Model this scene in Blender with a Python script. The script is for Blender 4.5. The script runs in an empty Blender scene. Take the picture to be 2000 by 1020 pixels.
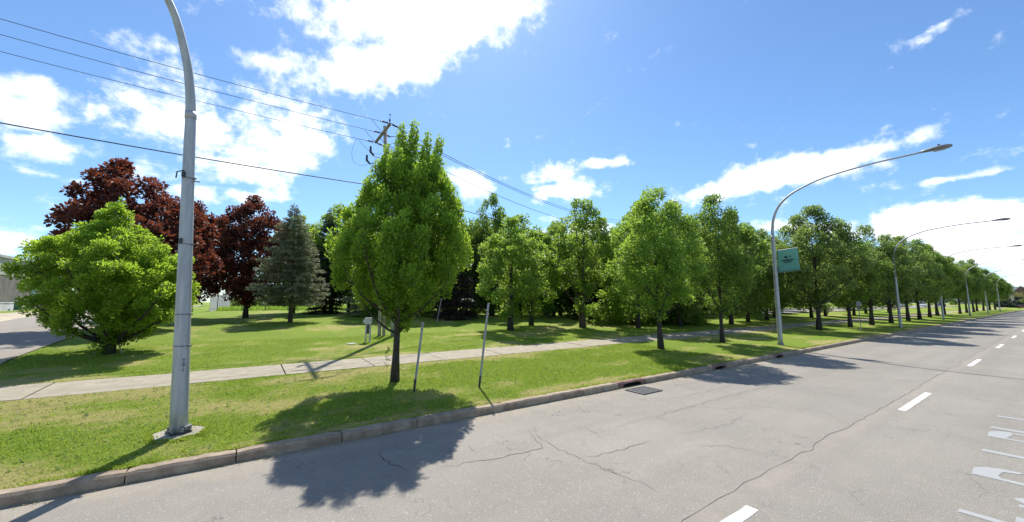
import bpy, math, random
import numpy as np
from mathutils import Vector, Matrix, Quaternion

R = math.radians
scn = bpy.context.scene
col = scn.collection

# ------------------------------------------------------------------ camera
# world axes: +X runs along the avenue away from the camera, +Y to the left of it
HEAD, PITCH = 0.96332235, 0.10626486
cam_d = bpy.data.cameras.new('camera')
cam_d.sensor_width = 36.0
cam_d.lens = 13.5
cam_d.clip_start = 0.1
cam_d.clip_end = 9000
cam = bpy.data.objects.new('camera', cam_d)
col.objects.link(cam)
fwd = Vector((math.cos(HEAD) * math.cos(PITCH), math.sin(HEAD) * math.cos(PITCH), math.sin(PITCH)))
rgt = Vector((math.sin(HEAD), -math.cos(HEAD), 0))
upv = rgt.cross(fwd)
cam.matrix_world = Matrix(((rgt.x, upv.x, -fwd.x, 0), (rgt.y, upv.y, -fwd.y, 0),
                           (rgt.z, upv.z, -fwd.z, 2.5), (0, 0, 0, 1)))
scn.camera = cam

# ------------------------------------------------------------------ exposure
vs = scn.view_settings
vs.view_transform = 'Standard'
vs.look = 'None'
vs.exposure = 0.6
vs.gamma = 1.0
vs.use_curve_mapping = False

# ------------------------------------------------------------------ sun
SUN_AZ, SUN_EL = 63.0, 52.0
to_sun = Vector((math.cos(R(SUN_EL)) * math.cos(R(SUN_AZ)), math.cos(R(SUN_EL)) * math.sin(R(SUN_AZ)), math.sin(R(SUN_EL))))
sun_d = bpy.data.lights.new('sun', 'SUN')
sun_d.energy = 4.6
sun_d.angle = R(0.53)
sun_d.color = (1.0, 0.95, 0.86)
sun = bpy.data.objects.new('sun', sun_d)
col.objects.link(sun)
sun.rotation_euler = to_sun.to_track_quat('Z', 'Y').to_euler()
sun.location = (0, 0, 60)

# ------------------------------------------------------------------ sky with clouds
# azimuth, elevation, half width, half height (degrees), turn, strength of each cloud bank
CLOUDS = [(71.2, 37.3, 12.0, 4.2, 10, 1.1), (59.3, 39.4, 7.4, 3.1, 19, 1.0), (75.4, 31.6, 9.8, 3.5, 22, 1.0),
          (84.8, 29.7, 7.6, 1.9, 16, 0.55), (97.4, 20.0, 7.1, 3.4, 17, 0.80), (89.1, 23.4, 8.0, 3.6, 15, 0.85),
          (86.5, 19.4, 5.9, 3.1, 11, 0.9), (100.6, 27.0, 3.7, 1.9, 25, 0.5), (91.8, 15.6, 7.0, 2.1, 11, 0.8),
          (108.3, 17.6, 3.4, 2.8, 22, 0.85), (107.0, 14.1, 2.5, 2.1, -6, 0.85), (92.6, 12.8, 5.7, 1.2, 6, 0.9),
          (108.1, 5.3, 2.7, 1.3, 7, 0.7), (105.7, 9.1, 1.3, 1.2, 11, 0.4), (61.5, 17.4, 3.1, 2.2, -18, 1.0),
          (48.5, 18.9, 3.6, 1.7, -2, 0.9), (46.6, 16.6, 4.0, 1.6, 8, 1.0), (41.3, 19.8, 4.1, 0.8, -2, 0.9),
          (19.7, 15.4, 9.2, 1.7, 5, 1.3), (13.3, 16.2, 4.3, 1.0, -1, 1.1), (4.8, 12.0, 4.0, 0.4, 0, 0.7),
          (6.3, 7.9, 7.6, 1.8, 0, 1.35), (2.1, 4.4, 6.2, 2.2, -7, 1.1), (8.5, 4.5, 5.0, 1.7, 0, 0.9), (4.2, 26.3, 2.3, 0.6, 12, 0.50),
          (5.0, 2.2, 5.5, 1.5, -3, 0.7), (45.2, 10.5, 4.4, 1.5, -2, 0.9), (98.6, 24.8, 5.0, 2.6, 21, 0.42),
          (18.0, 9.1, 5.4, 0.9, -7, 0.7), (25.3, 13.9, 3.3, 0.8, 9, 0.8),
          (-20, 20, 14, 5, 8, 0.9), (-60, 30, 16, 6, -5, 0.9), (-120, 22, 18, 6, 5, 0.9), (150, 28, 15, 5, 10, 0.9),
          (-160, 45, 16, 8, 30, 0.9), (128, 12, 9, 3, 0, 0.9), (-95, 60, 14, 8, 0, 0.8)]
world = bpy.data.worlds.new('World')
scn.world = world
world.use_nodes = True
wt = world.node_tree
wt.nodes.clear()


def wn(t, **kw):
    n = wt.nodes.new(t)
    for k, v in kw.items():
        setattr(n, k, v)
    return n


def wmath(op, a, b=None, c=None, clamp=False):
    n = wn('ShaderNodeMath', operation=op, use_clamp=clamp)
    for i, v in enumerate((a, b, c)):
        if v is None:
            continue
        if isinstance(v, (int, float)):
            n.inputs[i].default_value = v
        else:
            wt.links.new(v, n.inputs[i])
    return n.outputs[0]


wtc = wn('ShaderNodeTexCoord')
wdir = wtc.outputs['Generated']
sky = wn('ShaderNodeTexSky', sky_type='NISHITA')
sky.sun_disc = False
sky.sun_elevation = R(SUN_EL)
sky.sun_rotation = math.atan2(to_sun.x, to_sun.y)
sky.altitude = 50
sky.air_density = 1.0
sky.dust_density = 0.35
sky.ozone_density = 3.0
# flat-layer coordinates for the cloud noise (direction divided by its height)
sep = wn('ShaderNodeSeparateXYZ')
wt.links.new(wdir, sep.inputs[0])
zz = wmath('ADD', wmath('MAXIMUM', sep.outputs[2], 0.0), 0.16)
cmb = wn('ShaderNodeCombineXYZ')
wt.links.new(wmath('DIVIDE', sep.outputs[0], zz), cmb.inputs[0])
wt.links.new(wmath('DIVIDE', sep.outputs[1], zz), cmb.inputs[1])
n1 = wn('ShaderNodeTexNoise')
n1.inputs['Scale'].default_value = 3.4
n1.inputs['Detail'].default_value = 9
n1.inputs['Roughness'].default_value = 0.62
n1.inputs['Distortion'].default_value = 0.35
wt.links.new(cmb.outputs[0], n1.inputs['Vector'])
n2 = wn('ShaderNodeTexNoise')
n2.inputs['Scale'].default_value = 26
n2.inputs['Detail'].default_value = 6
n2.inputs['Roughness'].default_value = 0.6
wt.links.new(wdir, n2.inputs['Vector'])
nsum = wmath('ADD', wmath('MULTIPLY', wmath('SUBTRACT', n1.outputs[0], 0.5), 1.9),
             wmath('MULTIPLY', wmath('SUBTRACT', n2.outputs[0], 0.5), 1.5))
mask = None
for az, el, ra, rb, rot, st in CLOUDS:
    a, e = R(az), R(el)
    c = Vector((math.cos(e) * math.cos(a), math.cos(e) * math.sin(a), math.sin(e)))
    ee = Vector((math.sin(a), -math.cos(a), 0))
    nn = ee.cross(c)
    A = (ee * math.cos(R(rot)) + nn * math.sin(R(rot))) / (R(ra) * 1.25)
    B = (-ee * math.sin(R(rot)) + nn * math.cos(R(rot))) / (R(rb) * 1.25)
    q = None
    for v in (A, B):
        d = wn('ShaderNodeVectorMath', operation='DOT_PRODUCT')
        d.inputs[1].default_value = v
        wt.links.new(wdir, d.inputs[0])
        q = wmath('MULTIPLY', d.outputs['Value'], d.outputs['Value']) if q is None else \
            wmath('MULTIPLY_ADD', d.outputs['Value'], d.outputs['Value'], q)
    m = wmath('MULTIPLY', wmath('EXPONENT', wmath('MULTIPLY', q, -1.2)), st)
    mask = m if mask is None else wmath('MAXIMUM', mask, m)
dens = wmath('ADD', wmath('MULTIPLY', mask, 1.12), wmath('SUBTRACT', nsum, 0.40))
mr = wn('ShaderNodeMapRange', interpolation_type='SMOOTHSTEP')
mr.inputs['From Min'].default_value = -0.10
mr.inputs['From Max'].default_value = 0.62
wt.links.new(dens, mr.inputs['Value'])
above = wn('ShaderNodeMapRange', interpolation_type='SMOOTHSTEP')
above.inputs['From Min'].default_value = 0.0
above.inputs['From Max'].default_value = 0.03
wt.links.new(sep.outputs[2], above.inputs['Value'])
cover = wmath('MULTIPLY', mr.outputs[0], above.outputs[0])
# the thick middle of a cloud is a little greyer
mr2 = wn('ShaderNodeMapRange', interpolation_type='SMOOTHSTEP')
mr2.inputs['From Min'].default_value = 0.75
mr2.inputs['From Max'].default_value = 1.5
mr2.inputs['To Min'].default_value = 1.0
mr2.inputs['To Max'].default_value = 0.82
wt.links.new(dens, mr2.inputs['Value'])
ccol = wn('ShaderNodeMix', data_type='RGBA')
ccol.blend_type = 'MULTIPLY'
ccol.inputs['Factor'].default_value = 1.0
ccol.inputs[6].default_value = (9.6, 9.9, 10.4, 1)
wt.links.new(mr2.outputs[0], ccol.inputs[7])
tint = wn('ShaderNodeMix', data_type='RGBA')
tint.blend_type = 'MULTIPLY'
tint.inputs['Factor'].default_value = 1.0
tint.inputs[7].default_value = (0.79, 0.99, 1.14, 1)
wt.links.new(sky.outputs[0], tint.inputs[6])
smix = wn('ShaderNodeMix', data_type='RGBA')
wt.links.new(cover, smix.inputs['Factor'])
wt.links.new(tint.outputs[2], smix.inputs[6])
wt.links.new(ccol.outputs[2], smix.inputs[7])
bg = wn('ShaderNodeBackground')
bg.inputs['Strength'].default_value = 0.10
wt.links.new(smix.outputs[2], bg.inputs['Color'])
wo = wn('ShaderNodeOutputWorld')
wt.links.new(bg.outputs[0], wo.inputs['Surface'])

# ------------------------------------------------------------------ materials
MATS = {}


class NT:
    def __init__(s, name):
        s.m = bpy.data.materials.new(name)
        s.m.use_nodes = True
        s.t = s.m.node_tree
        s.b = s.t.nodes['Principled BSDF']
        s.out = s.t.nodes['Material Output']
        MATS[name] = s.m

    def n(s, t, **kw):
        x = s.t.nodes.new(t)
        for k, v in kw.items():
            setattr(x, k, v)
        return x

    def l(s, a, b):
        s.t.links.new(a, b)

    def noise(s, scale, detail=4, rough=0.55, vec=None, dist=0.0):
        x = s.n('ShaderNodeTexNoise')
        x.inputs['Scale'].default_value = scale
        x.inputs['Detail'].default_value = detail
        x.inputs['Roughness'].default_value = rough
        x.inputs['Distortion'].default_value = dist
        s.l(vec if vec is not None else s.coord(), x.inputs['Vector'])
        return x.outputs[0]

    def coord(s, kind='Object'):
        if not hasattr(s, 'tc'):
            s.tc = s.n('ShaderNodeTexCoord')
            s.geo = s.n('ShaderNodeNewGeometry')
        return s.geo.outputs['Position'] if kind == 'World' else s.tc.outputs[kind]

    def ramp(s, fac, stops):
        x = s.n('ShaderNodeValToRGB')
        els = x.color_ramp.elements
        while len(els) < len(stops):
            els.new(0.5)
        for e, (p, c) in zip(els, stops):
            e.position = p
            e.color = (*c, 1) if len(c) == 3 else c
        s.l(fac, x.inputs[0])
        return x.outputs[0]

    def mix(s, fac, a, b, blend='MIX'):
        x = s.n('ShaderNodeMix', data_type='RGBA')
        x.blend_type = blend
        for i, v in ((0, fac), (6, a), (7, b)):
            if isinstance(v, (int, float)):
                x.inputs[i].default_value = v
            elif isinstance(v, tuple):
                x.inputs[i].default_value = (*v, 1)
            else:
                s.l(v, x.inputs[i])
        return x.outputs[2]

    def math(s, op, a, b=0.0, clamp=False):
        x = s.n('ShaderNodeMath', operation=op, use_clamp=clamp)
        for i, v in enumerate((a, b)):
            if isinstance(v, (int, float)):
                x.inputs[i].default_value = v
            else:
                s.l(v, x.inputs[i])
        return x.outputs[0]

    def rng(s, v, a, b, c=0.0, d=1.0):
        x = s.n('ShaderNodeMapRange', interpolation_type='SMOOTHSTEP')
        for i, q in enumerate((a, b, c, d)):
            x.inputs[i + 1].default_value = q
        s.l(v, x.inputs[0])
        return x.outputs[0]

    def bump(s, h, strength=0.3, dist=0.02):
        x = s.n('ShaderNodeBump')
        x.inputs['Strength'].default_value = strength
        x.inputs['Distance'].default_value = dist
        s.l(h, x.inputs['Height'])
        s.l(x.outputs[0], s.b.inputs['Normal'])

    def base(s, c, rough=0.7, metal=0.0, spec=None):
        if isinstance(c, tuple):
            s.b.inputs['Base Color'].default_value = (*c, 1)
        else:
            s.l(c, s.b.inputs['Base Color'])
        s.b.inputs['Roughness'].default_value = rough
        s.b.inputs['Metallic'].default_value = metal
        if spec is not None:
            s.b.inputs['Specular IOR Level'].default_value = spec


def simple(name, c, rough=0.6, metal=0.0, var=0.25, scale=6.0, bump=0.15):
    s = NT(name)
    n = s.noise(scale, 5, 0.6)
    a = tuple(x * (1 - var) for x in c)
    b = tuple(min(1, x * (1 + var)) for x in c)
    s.base(s.mix(s.rng(n, 0.3, 0.7), a, b), rough, metal)
    s.bump(s.noise(scale * 8, 3), bump, 0.01)
    return s.m


def mat_asphalt(name, k=1.0, tone=(1, 1, 1)):
    s = NT(name)
    w = s.coord('World')
    big = s.noise(0.35, 4, 0.6, w)
    mid = s.noise(2.2, 5, 0.65, w)
    # long streaks left by tyres, drawn out along the lane
    mp = s.n('ShaderNodeMapping')
    mp.inputs['Scale'].default_value = (0.04, 1.1, 1)
    s.l(w, mp.inputs[0])
    lane = s.noise(1.0, 4, 0.6, mp.outputs[0])
    fine = s.noise(60, 8, 0.9, w)
    vo = s.n('ShaderNodeTexVoronoi')
    vo.inputs['Scale'].default_value = 60
    s.l(w, vo.inputs['Vector'])
    c1 = s.mix(s.rng(big, 0.3, 0.7), tuple(x * k * 0.215 for x in (1.04, 0.955, 0.82)), tuple(x * k * 0.26 for x in (1.05, 0.955, 0.81)))
    c1 = s.mix(s.math('MULTIPLY', s.rng(lane, 0.38, 0.66), 0.5), c1, tuple(x * k * 0.19 for x in (1.06, 0.96, 0.82)))
    c1 = s.mix(s.math('MULTIPLY', s.rng(mid, 0.45, 0.8), 0.35), c1, tuple(x * k * 0.29 for x in (1.07, 0.95, 0.78)))
    sp = s.rng(fine, 0.36, 0.64, 0.55, 1.40)
    cc = s.n('ShaderNodeCombineColor')
    for i in range(3):
        s.l(sp, cc.inputs[i])
    c2 = s.mix(1.0, c1, cc.outputs[0], 'MULTIPLY')
    st = s.rng(vo.outputs['Color'], 0.8, 0.95)
    c3 = s.mix(s.math('MULTIPLY', st, 0.6), c2, (0.42 * k, 0.40 * k, 0.37 * k))
    wv = s.n('ShaderNodeVectorMath', operation='ADD')
    wob = s.n('ShaderNodeTexNoise')
    wob.inputs['Scale'].default_value = 2.5
    wob.inputs['Detail'].default_value = 5
    s.l(w, wob.inputs['Vector'])
    s.l(w, wv.inputs[0])
    s.l(wob.outputs['Color'], wv.inputs[1])
    v2 = s.n('ShaderNodeTexVoronoi', feature='DISTANCE_TO_EDGE')
    v2.inputs['Scale'].default_value = 0.75
    s.l(wv.outputs[0], v2.inputs['Vector'])
    hair = s.math('MULTIPLY', s.rng(v2.outputs['Distance'], 0.003, 0.011, 1.0, 0.0), s.rng(s.noise(0.8, 3, 0.6, w), 0.48, 0.62))
    c3 = s.mix(s.math('MULTIPLY', hair, 0.55), c3, (0.085, 0.075, 0.065))
    sy = s.n('ShaderNodeSeparateXYZ')
    s.l(w, sy.inputs[0])
    dust = s.rng(sy.outputs[1], 6.7, 7.7, 0.0, 0.5)
    c3 = s.mix(s.math('MULTIPLY', dust, s.rng(mid, 0.25, 0.7)), c3, (0.36, 0.30, 0.21))
    band = s.rng(s.math('ABSOLUTE', s.math('SUBTRACT', sy.outputs[1], 2.62)), 0.05, 0.22, 0.4, 0.0)
    c3 = s.mix(s.math('MULTIPLY', band, s.rng(mid, 0.2, 0.7)), c3, (0.34, 0.29, 0.235))
    oil = s.rng(s.noise(0.55, 5, 0.7, w), 0.60, 0.78, 0.0, 0.4)
    c3 = s.mix(oil, c3, (0.12, 0.105, 0.09))
    s.base(s.mix(1.0, c3, tone, 'MULTIPLY'), 0.85)
    s.bump(fine, 0.5, 0.008)
    return s.m


mat_asphalt('asphalt')
mat_asphalt('side_asphalt', 0.92, (0.98, 0.98, 1.02))


def mat_lawn():
    s = NT('lawn')
    w = s.coord('World')
    sep = s.n('ShaderNodeSeparateXYZ')
    s.l(w, sep.inputs[0])
    big = s.noise(0.22, 4, 0.6, w)
    mid = s.noise(1.1, 5, 0.6, w, 0.5)
    fine = s.noise(16, 5, 0.75, w)
    vf = s.noise(60, 3, 0.7, w)
    c = s.mix(s.rng(big, 0.3, 0.7), (0.165, 0.260, 0.018), (0.245, 0.330, 0.026))
    c = s.mix(s.rng(fine, 0.3, 0.7, 0, 0.75), c, (0.105, 0.180, 0.012))
    at = s.n('ShaderNodeAttribute')
    at.attribute_name = 'dry'
    dv = s.math('ADD', at.outputs['Fac'], s.math('MULTIPLY', s.math('SUBTRACT', fine, 0.5), 0.7))
    c = s.mix(s.rng(dv, 0.25, 0.95, 0.0, 0.85), c, (0.42, 0.35, 0.14))
    c = s.mix(s.rng(vf, 0.35, 0.75, 0, 0.35), c, (0.36, 0.42, 0.10))
    s.base(c, 0.9, 0, 0.15)
    s.bump(s.math('ADD', fine, vf), 0.9, 0.05)
    return s.m


mat_lawn()


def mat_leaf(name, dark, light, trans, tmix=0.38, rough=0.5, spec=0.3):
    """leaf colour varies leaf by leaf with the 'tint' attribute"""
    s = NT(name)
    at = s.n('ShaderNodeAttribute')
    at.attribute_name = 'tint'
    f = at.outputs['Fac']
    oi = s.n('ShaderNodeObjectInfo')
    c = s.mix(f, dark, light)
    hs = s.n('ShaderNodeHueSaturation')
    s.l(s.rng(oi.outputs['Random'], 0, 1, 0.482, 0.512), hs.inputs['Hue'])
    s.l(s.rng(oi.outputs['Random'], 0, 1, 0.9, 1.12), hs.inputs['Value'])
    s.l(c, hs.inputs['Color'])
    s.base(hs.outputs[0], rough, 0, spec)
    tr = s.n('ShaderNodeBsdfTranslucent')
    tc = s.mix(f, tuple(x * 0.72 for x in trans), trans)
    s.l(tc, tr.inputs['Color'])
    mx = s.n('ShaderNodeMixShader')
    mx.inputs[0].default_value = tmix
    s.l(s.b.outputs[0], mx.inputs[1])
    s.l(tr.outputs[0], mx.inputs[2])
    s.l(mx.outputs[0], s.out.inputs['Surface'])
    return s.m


mat_leaf('leaf_bright', (0.036, 0.086, 0.012), (0.22, 0.34, 0.035), (0.55, 0.80, 0.07), 0.42)
mat_leaf('leaf_bush', (0.048, 0.115, 0.016), (0.21, 0.34, 0.035), (0.56, 0.82, 0.07), 0.50)
mat_leaf('leaf_lime', (0.050, 0.110, 0.020), (0.185, 0.285, 0.045), (0.48, 0.70, 0.09), 0.46)
mat_leaf('leaf_mid', (0.042, 0.095, 0.020), (0.165, 0.250, 0.048), (0.38, 0.58, 0.085), 0.43)
mat_leaf('leaf_olive', (0.055, 0.092, 0.028), (0.205, 0.27, 0.080), (0.40, 0.56, 0.115), 0.43)
mat_leaf('leaf_crimson', (0.022, 0.010, 0.014), (0.150, 0.050, 0.036), (0.32, 0.085, 0.040), 0.32, 0.6, 0.3)
mat_leaf('needle_blue', (0.07, 0.095, 0.065), (0.32, 0.35, 0.21), (0.27, 0.31, 0.15), 0.26, 0.6)
mat_leaf('needle_dark', (0.018, 0.034, 0.022), (0.040, 0.066, 0.040), (0.04, 0.07, 0.03), 0.12, 0.6)
mat_leaf('needle_purple', (0.026, 0.026, 0.026), (0.060, 0.046, 0.044), (0.06, 0.05, 0.04), 0.12, 0.6)
mat_leaf('grass_blade', (0.17, 0.27, 0.022), (0.36, 0.46, 0.07), (0.48, 0.60, 0.08), 0.40, 0.6, 0.2)
mat_leaf('dry_blade', (0.30, 0.27, 0.10), (0.46, 0.40, 0.16), (0.38, 0.33, 0.11), 0.35, 0.7, 0.2)


def mat_bark(name, a, b):
    s = NT(name)
    mp = s.n('ShaderNodeMapping')
    mp.inputs['Scale'].default_value = (14, 14, 2.2)
    s.l(s.coord(), mp.inputs[0])
    n = s.noise(1.6, 6, 0.7, mp.outputs[0], 0.6)
    s.base(s.mix(s.rng(n, 0.3, 0.7), a, b), 0.9)
    s.bump(n, 0.8, 0.03)


mat_bark('bark', (0.045, 0.038, 0.034), (0.13, 0.11, 0.095))
mat_bark('bark_dark', (0.022, 0.019, 0.018), (0.07, 0.058, 0.05))


def mat_steel(name='galvanised', c=(0.36, 0.365, 0.375)):
    s = NT(name)
    mp = s.n('ShaderNodeMapping')
    mp.inputs['Scale'].default_value = (6, 6, 0.7)
    s.l(s.coord(), mp.inputs[0])
    n = s.noise(2.2, 6, 0.65, mp.outputs[0])
    n2 = s.noise(30, 3, 0.6)
    k = s.mix(s.rng(n, 0.3, 0.72), tuple(x * 0.80 for x in c), tuple(x * 1.12 for x in c))
    k = s.mix(s.rng(n2, 0.55, 0.8, 0, 0.3), k, tuple(x * 0.6 for x in c))
    s.base(k, 0.5, 0.35)
    s.bump(n2, 0.12, 0.004)


mat_steel(c=(0.42, 0.43, 0.455))
mat_steel('weathered_steel', (0.22, 0.225, 0.235))


def mat_concrete(name, a, b, sc=3.0, bump=0.5):
    s = NT(name)
    w = s.coord('World')
    n = s.noise(sc, 6, 0.65, w)
    f = s.noise(55, 4, 0.7, w)
    c = s.mix(s.rng(n, 0.3, 0.7), a, b)
    c = s.mix(s.rng(f, 0.5, 0.75, 0, 0.45), c, tuple(x * 0.55 for x in a))
    s.base(c, 0.88)
    s.bump(s.math('ADD', n, f), bump, 0.012)


mat_concrete('pavement_concrete', (0.27, 0.235, 0.17), (0.36, 0.315, 0.235))
mat_concrete('kerb_concrete', (0.23, 0.165, 0.115), (0.40, 0.32, 0.23), 4.0, 0.9)
mat_concrete('footing_concrete', (0.27, 0.24, 0.20), (0.38, 0.35, 0.29))
mat_concrete('rusty_iron', (0.16, 0.085, 0.07), (0.26, 0.15, 0.12), 8)
simple('dark_iron', (0.06, 0.06, 0.065), 0.55, 0.5)
simple('hole_shade', (0.006, 0.006, 0.007), 0.95)  # near-black colour stands in for the shade inside drain, inlet and post holes
simple('crack_fill', (0.085, 0.078, 0.072), 0.95)
simple('pole_wood', (0.30, 0.25, 0.19), 0.85, scale=3)
simple('pole_grey', (0.36, 0.36, 0.36), 0.85, scale=3)
simple('black_rubber', (0.02, 0.02, 0.024), 0.45)
simple('wire_metal', (0.09, 0.09, 0.10), 0.6, 0.2)
simple('insulator', (0.035, 0.035, 0.05), 0.35)
simple('box_grey', (0.42, 0.42, 0.42), 0.6)
simple('plate_pale', (0.42, 0.42, 0.45), 0.6)
simple('plate_dark', (0.015, 0.015, 0.03), 0.6)
simple('fence_white', (0.62, 0.60, 0.62), 0.7)
simple('wall_grey', (0.13, 0.115, 0.10), 0.8, scale=1)  # shade on the warehouse's lower wall is put into this dark grey
simple('wall_light', (0.34, 0.34, 0.31), 0.8, scale=1)
simple('roof_grey', (0.36, 0.36, 0.34), 0.7, scale=1)
simple('roof_red', (0.22, 0.12, 0.09), 0.8, scale=1)
simple('wall_cream', (0.60, 0.50, 0.34), 0.8, scale=1)
simple('wall_yellow', (0.55, 0.42, 0.14), 0.8, scale=1)
simple('window_glass', (0.03, 0.04, 0.05), 0.1)
simple('bin_green', (0.02, 0.13, 0.10), 0.5)
simple('pale_blue', (0.30, 0.50, 0.52), 0.6)
simple('car_blue', (0.02, 0.04, 0.16), 0.25)
simple('car_white', (0.72, 0.73, 0.74), 0.25)
simple('car_red', (0.12, 0.02, 0.02), 0.25)
simple('tyre', (0.02, 0.02, 0.02), 0.8)
simple('sand', (0.42, 0.36, 0.25), 0.95, scale=1)
simple('stone_pale', (0.6, 0.58, 0.54), 0.8)


def mat_hill():
    s = NT('hill')
    n = s.noise(0.012, 6, 0.6, s.coord('World'))
    s.base(s.mix(s.rng(n, 0.35, 0.65), (0.085, 0.115, 0.115), (0.15, 0.18, 0.175)), 1.0, 0, 0.0)


mat_hill()


def mat_paint(name='road_paint', k=.80):
    s = NT(name)
    n = s.noise(38, 5, 0.75, s.coord('World'))
    m = s.noise(5, 4, 0.6, s.coord('World'))
    c = s.mix(s.rng(n, 0.56, 0.72, 0, 0.55), (k, k, k * .985), (0.34, 0.32, 0.30))
    c = s.mix(s.rng(m, 0.5, 0.8, 0, 0.2), c, (0.5, 0.48, 0.45))
    s.base(c, 0.6)
    s.bump(n, 0.3, 0.005)


mat_paint()
mat_paint('overlay_grey', .34)  # tone of the added street-name overlay letters, not worn road paint


def mat_banner():
    s = NT('banner_cloth')
    g = s.n('ShaderNodeSeparateXYZ')
    s.l(s.coord('Generated'), g.inputs[0])
    n = s.noise(3, 3, 0.5)
    c = s.mix(g.outputs[2], (0.19, 0.44, 0.41), (0.25, 0.53, 0.42))
    c = s.mix(s.math('MULTIPLY', s.rng(n, 0.5, 0.7), 0.3), c, (0.16, 0.36, 0.48))
    s.base(c, 0.7)
    tr = s.n('ShaderNodeBsdfTranslucent')
    s.l(c, tr.inputs['Color'])
    mx = s.n('ShaderNodeMixShader')
    mx.inputs[0].default_value = 0.35
    s.l(s.b.outputs[0], mx.inputs[1])
    s.l(tr.outputs[0], mx.inputs[2])
    s.l(mx.outputs[0], s.out.inputs['Surface'])


mat_banner()

# ------------------------------------------------------------------ terrain profile
TY = [-1e3, 0, 7.65, 7.9, 13, 16, 22, 35, 60, 1000]
TZ = [0, 0, 0, .15, .33, .42, .70, 1.2, 1.5, 1.6]


def zt(y):
    return float(np.interp(y, TY, TZ))


# ------------------------------------------------------------------ object helpers
def tag(o, label=None, cat=None, group=None, kind=None):
    if label:
        o['label'] = label
    if cat:
        o['category'] = cat
    if group:
        o['group'] = group
    if kind:
        o['kind'] = kind
    return o


def empty(name, loc, rz=0.0, label=None, cat=None, group=None):
    o = bpy.data.objects.new(name, None)
    col.objects.link(o)
    o.location = loc
    o.rotation_euler = (0, 0, rz)
    o.empty_display_size = 0.2
    return tag(o, label, cat, group)


def mesh_from(name, V, F, mat, smooth=False):
    me = bpy.data.meshes.new(name)
    me.from_pydata([tuple(v) for v in V], [], F)
    me.materials.append(MATS[mat])
    if smooth:
        me.polygons.foreach_set('use_smooth', [True] * len(me.polygons))
    me.update()
    return me


def link(name, me, parent=None, loc=None, rot=None):
    o = bpy.data.objects.new(name, me)
    col.objects.link(o)
    if parent is not None:
        o.parent = parent
    if loc is not None:
        o.location = loc
    if rot is not None:
        o.rotation_euler = rot
    return o


class MB:
    """collects simple shapes into one mesh"""

    def __init__(s):
        s.V, s.F = [], []

    def add(s, V, F):
        k = len(s.V)
        s.V += [tuple(v) for v in V]
        s.F += [tuple(i + k for i in f) for f in F]
        return s

    def box(s, c, d, rz=0.0, bev=0.0):
        x, y, z = (q / 2 for q in d)
        cr, sr = math.cos(rz), math.sin(rz)
        if bev <= 0:
            P = [(-x, -y, -z), (x, -y, -z), (x, y, -z), (-x, y, -z), (-x, -y, z), (x, -y, z), (x, y, z), (-x, y, z)]
            F = [(0, 3, 2, 1), (4, 5, 6, 7), (0, 1, 5, 4), (1, 2, 6, 5), (2, 3, 7, 6), (3, 0, 4, 7)]
        else:
            b = bev
            P = [(-x, -y, -z), (x, -y, -z), (x, y, -z), (-x, y, -z), (-x, -y, z - b), (x, -y, z - b), (x, y, z - b), (-x, y, z - b),
                 (-x + b, -y + b, z), (x - b, -y + b, z), (x - b, y - b, z), (-x + b, y - b, z)]
            F = [(0, 3, 2, 1), (8, 9, 10, 11), (0, 1, 5, 4), (1, 2, 6, 5), (2, 3, 7, 6), (3, 0, 4, 7),
                 (4, 5, 9, 8), (5, 6, 10, 9), (6, 7, 11, 10), (7, 4, 8, 11)]
        P = [(c[0] + a * cr - q * sr, c[1] + a * sr + q * cr, c[2] + w) for a, q, w in P]
        return s.add(P, F)

    def tube(s, pts, rad, n=8, cap=True):
        pts = [Vector(p) for p in pts]
        if isinstance(rad, (int, float)):
            rad = [rad] * len(pts)
        V, F = [], []
        ref = None
        for i, p in enumerate(pts):
            d = (pts[min(i + 1, len(pts) - 1)] - pts[max(i - 1, 0)])
            d = d.normalized() if d.length > 1e-9 else Vector((0, 0, 1))
            if ref is None:
                ref = d.orthogonal().normalized()
            ref = (ref - d * ref.dot(d))
            ref = ref.normalized() if ref.length > 1e-6 else d.orthogonal().normalized()
            q = d.cross(ref)
            for k in range(n):
                a = 2 * math.pi * k / n
                V.append(p + (ref * math.cos(a) + q * math.sin(a)) * rad[i])
        for i in range(len(pts) - 1):
            for k in range(n):
                k2 = (k + 1) % n
                F.append((i * n + k, i * n + k2, (i + 1) * n + k2, (i + 1) * n + k))
        if cap:
            F.append(tuple(range(n - 1, -1, -1)))
            F.append(tuple((len(pts) - 1) * n + k for k in range(n)))
        return s.add(V, F)

    def poly(s, pts, z0, z1):
        n = len(pts)
        V = [(x, y, z0) for x, y in pts] + [(x, y, z1) for x, y in pts]
        F = [tuple(range(n - 1, -1, -1)), tuple(range(n, 2 * n))]
        for i in range(n):
            j = (i + 1) % n
            F.append((i, j, j + n, i + n))
        return s.add(V, F)

    def build(s, name, mat, parent=None, smooth=False, loc=None, rot=None):
        return link(name, mesh_from(name, s.V, s.F, mat, smooth), parent, loc, rot)


def quad_mesh(name, V, tint, mat):
    """V: (N,4,3) array of quads"""
    n = V.shape[0]
    me = bpy.data.meshes.new(name)
    me.vertices.add(n * 4)
    me.vertices.foreach_set('co', V.reshape(-1).astype(np.float32))
    me.loops.add(n * 4)
    me.loops.foreach_set('vertex_index', np.arange(n * 4, dtype=np.int32))
    me.polygons.add(n)
    me.polygons.foreach_set('loop_start', np.arange(0, n * 4, 4, dtype=np.int32))
    try:
        me.polygons.foreach_set('loop_total', np.full(n, 4, dtype=np.int32))
    except Exception:
        pass
    at = me.attributes.new('tint', 'FLOAT', 'FACE')
    at.data.foreach_set('value', tint.astype(np.float32))
    me.materials.append(MATS[mat])
    me.update(calc_edges=True)
    me.validate()
    return me


def norm(a):
    return a / np.maximum(np.linalg.norm(a, axis=-1, keepdims=True), 1e-9)


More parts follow.
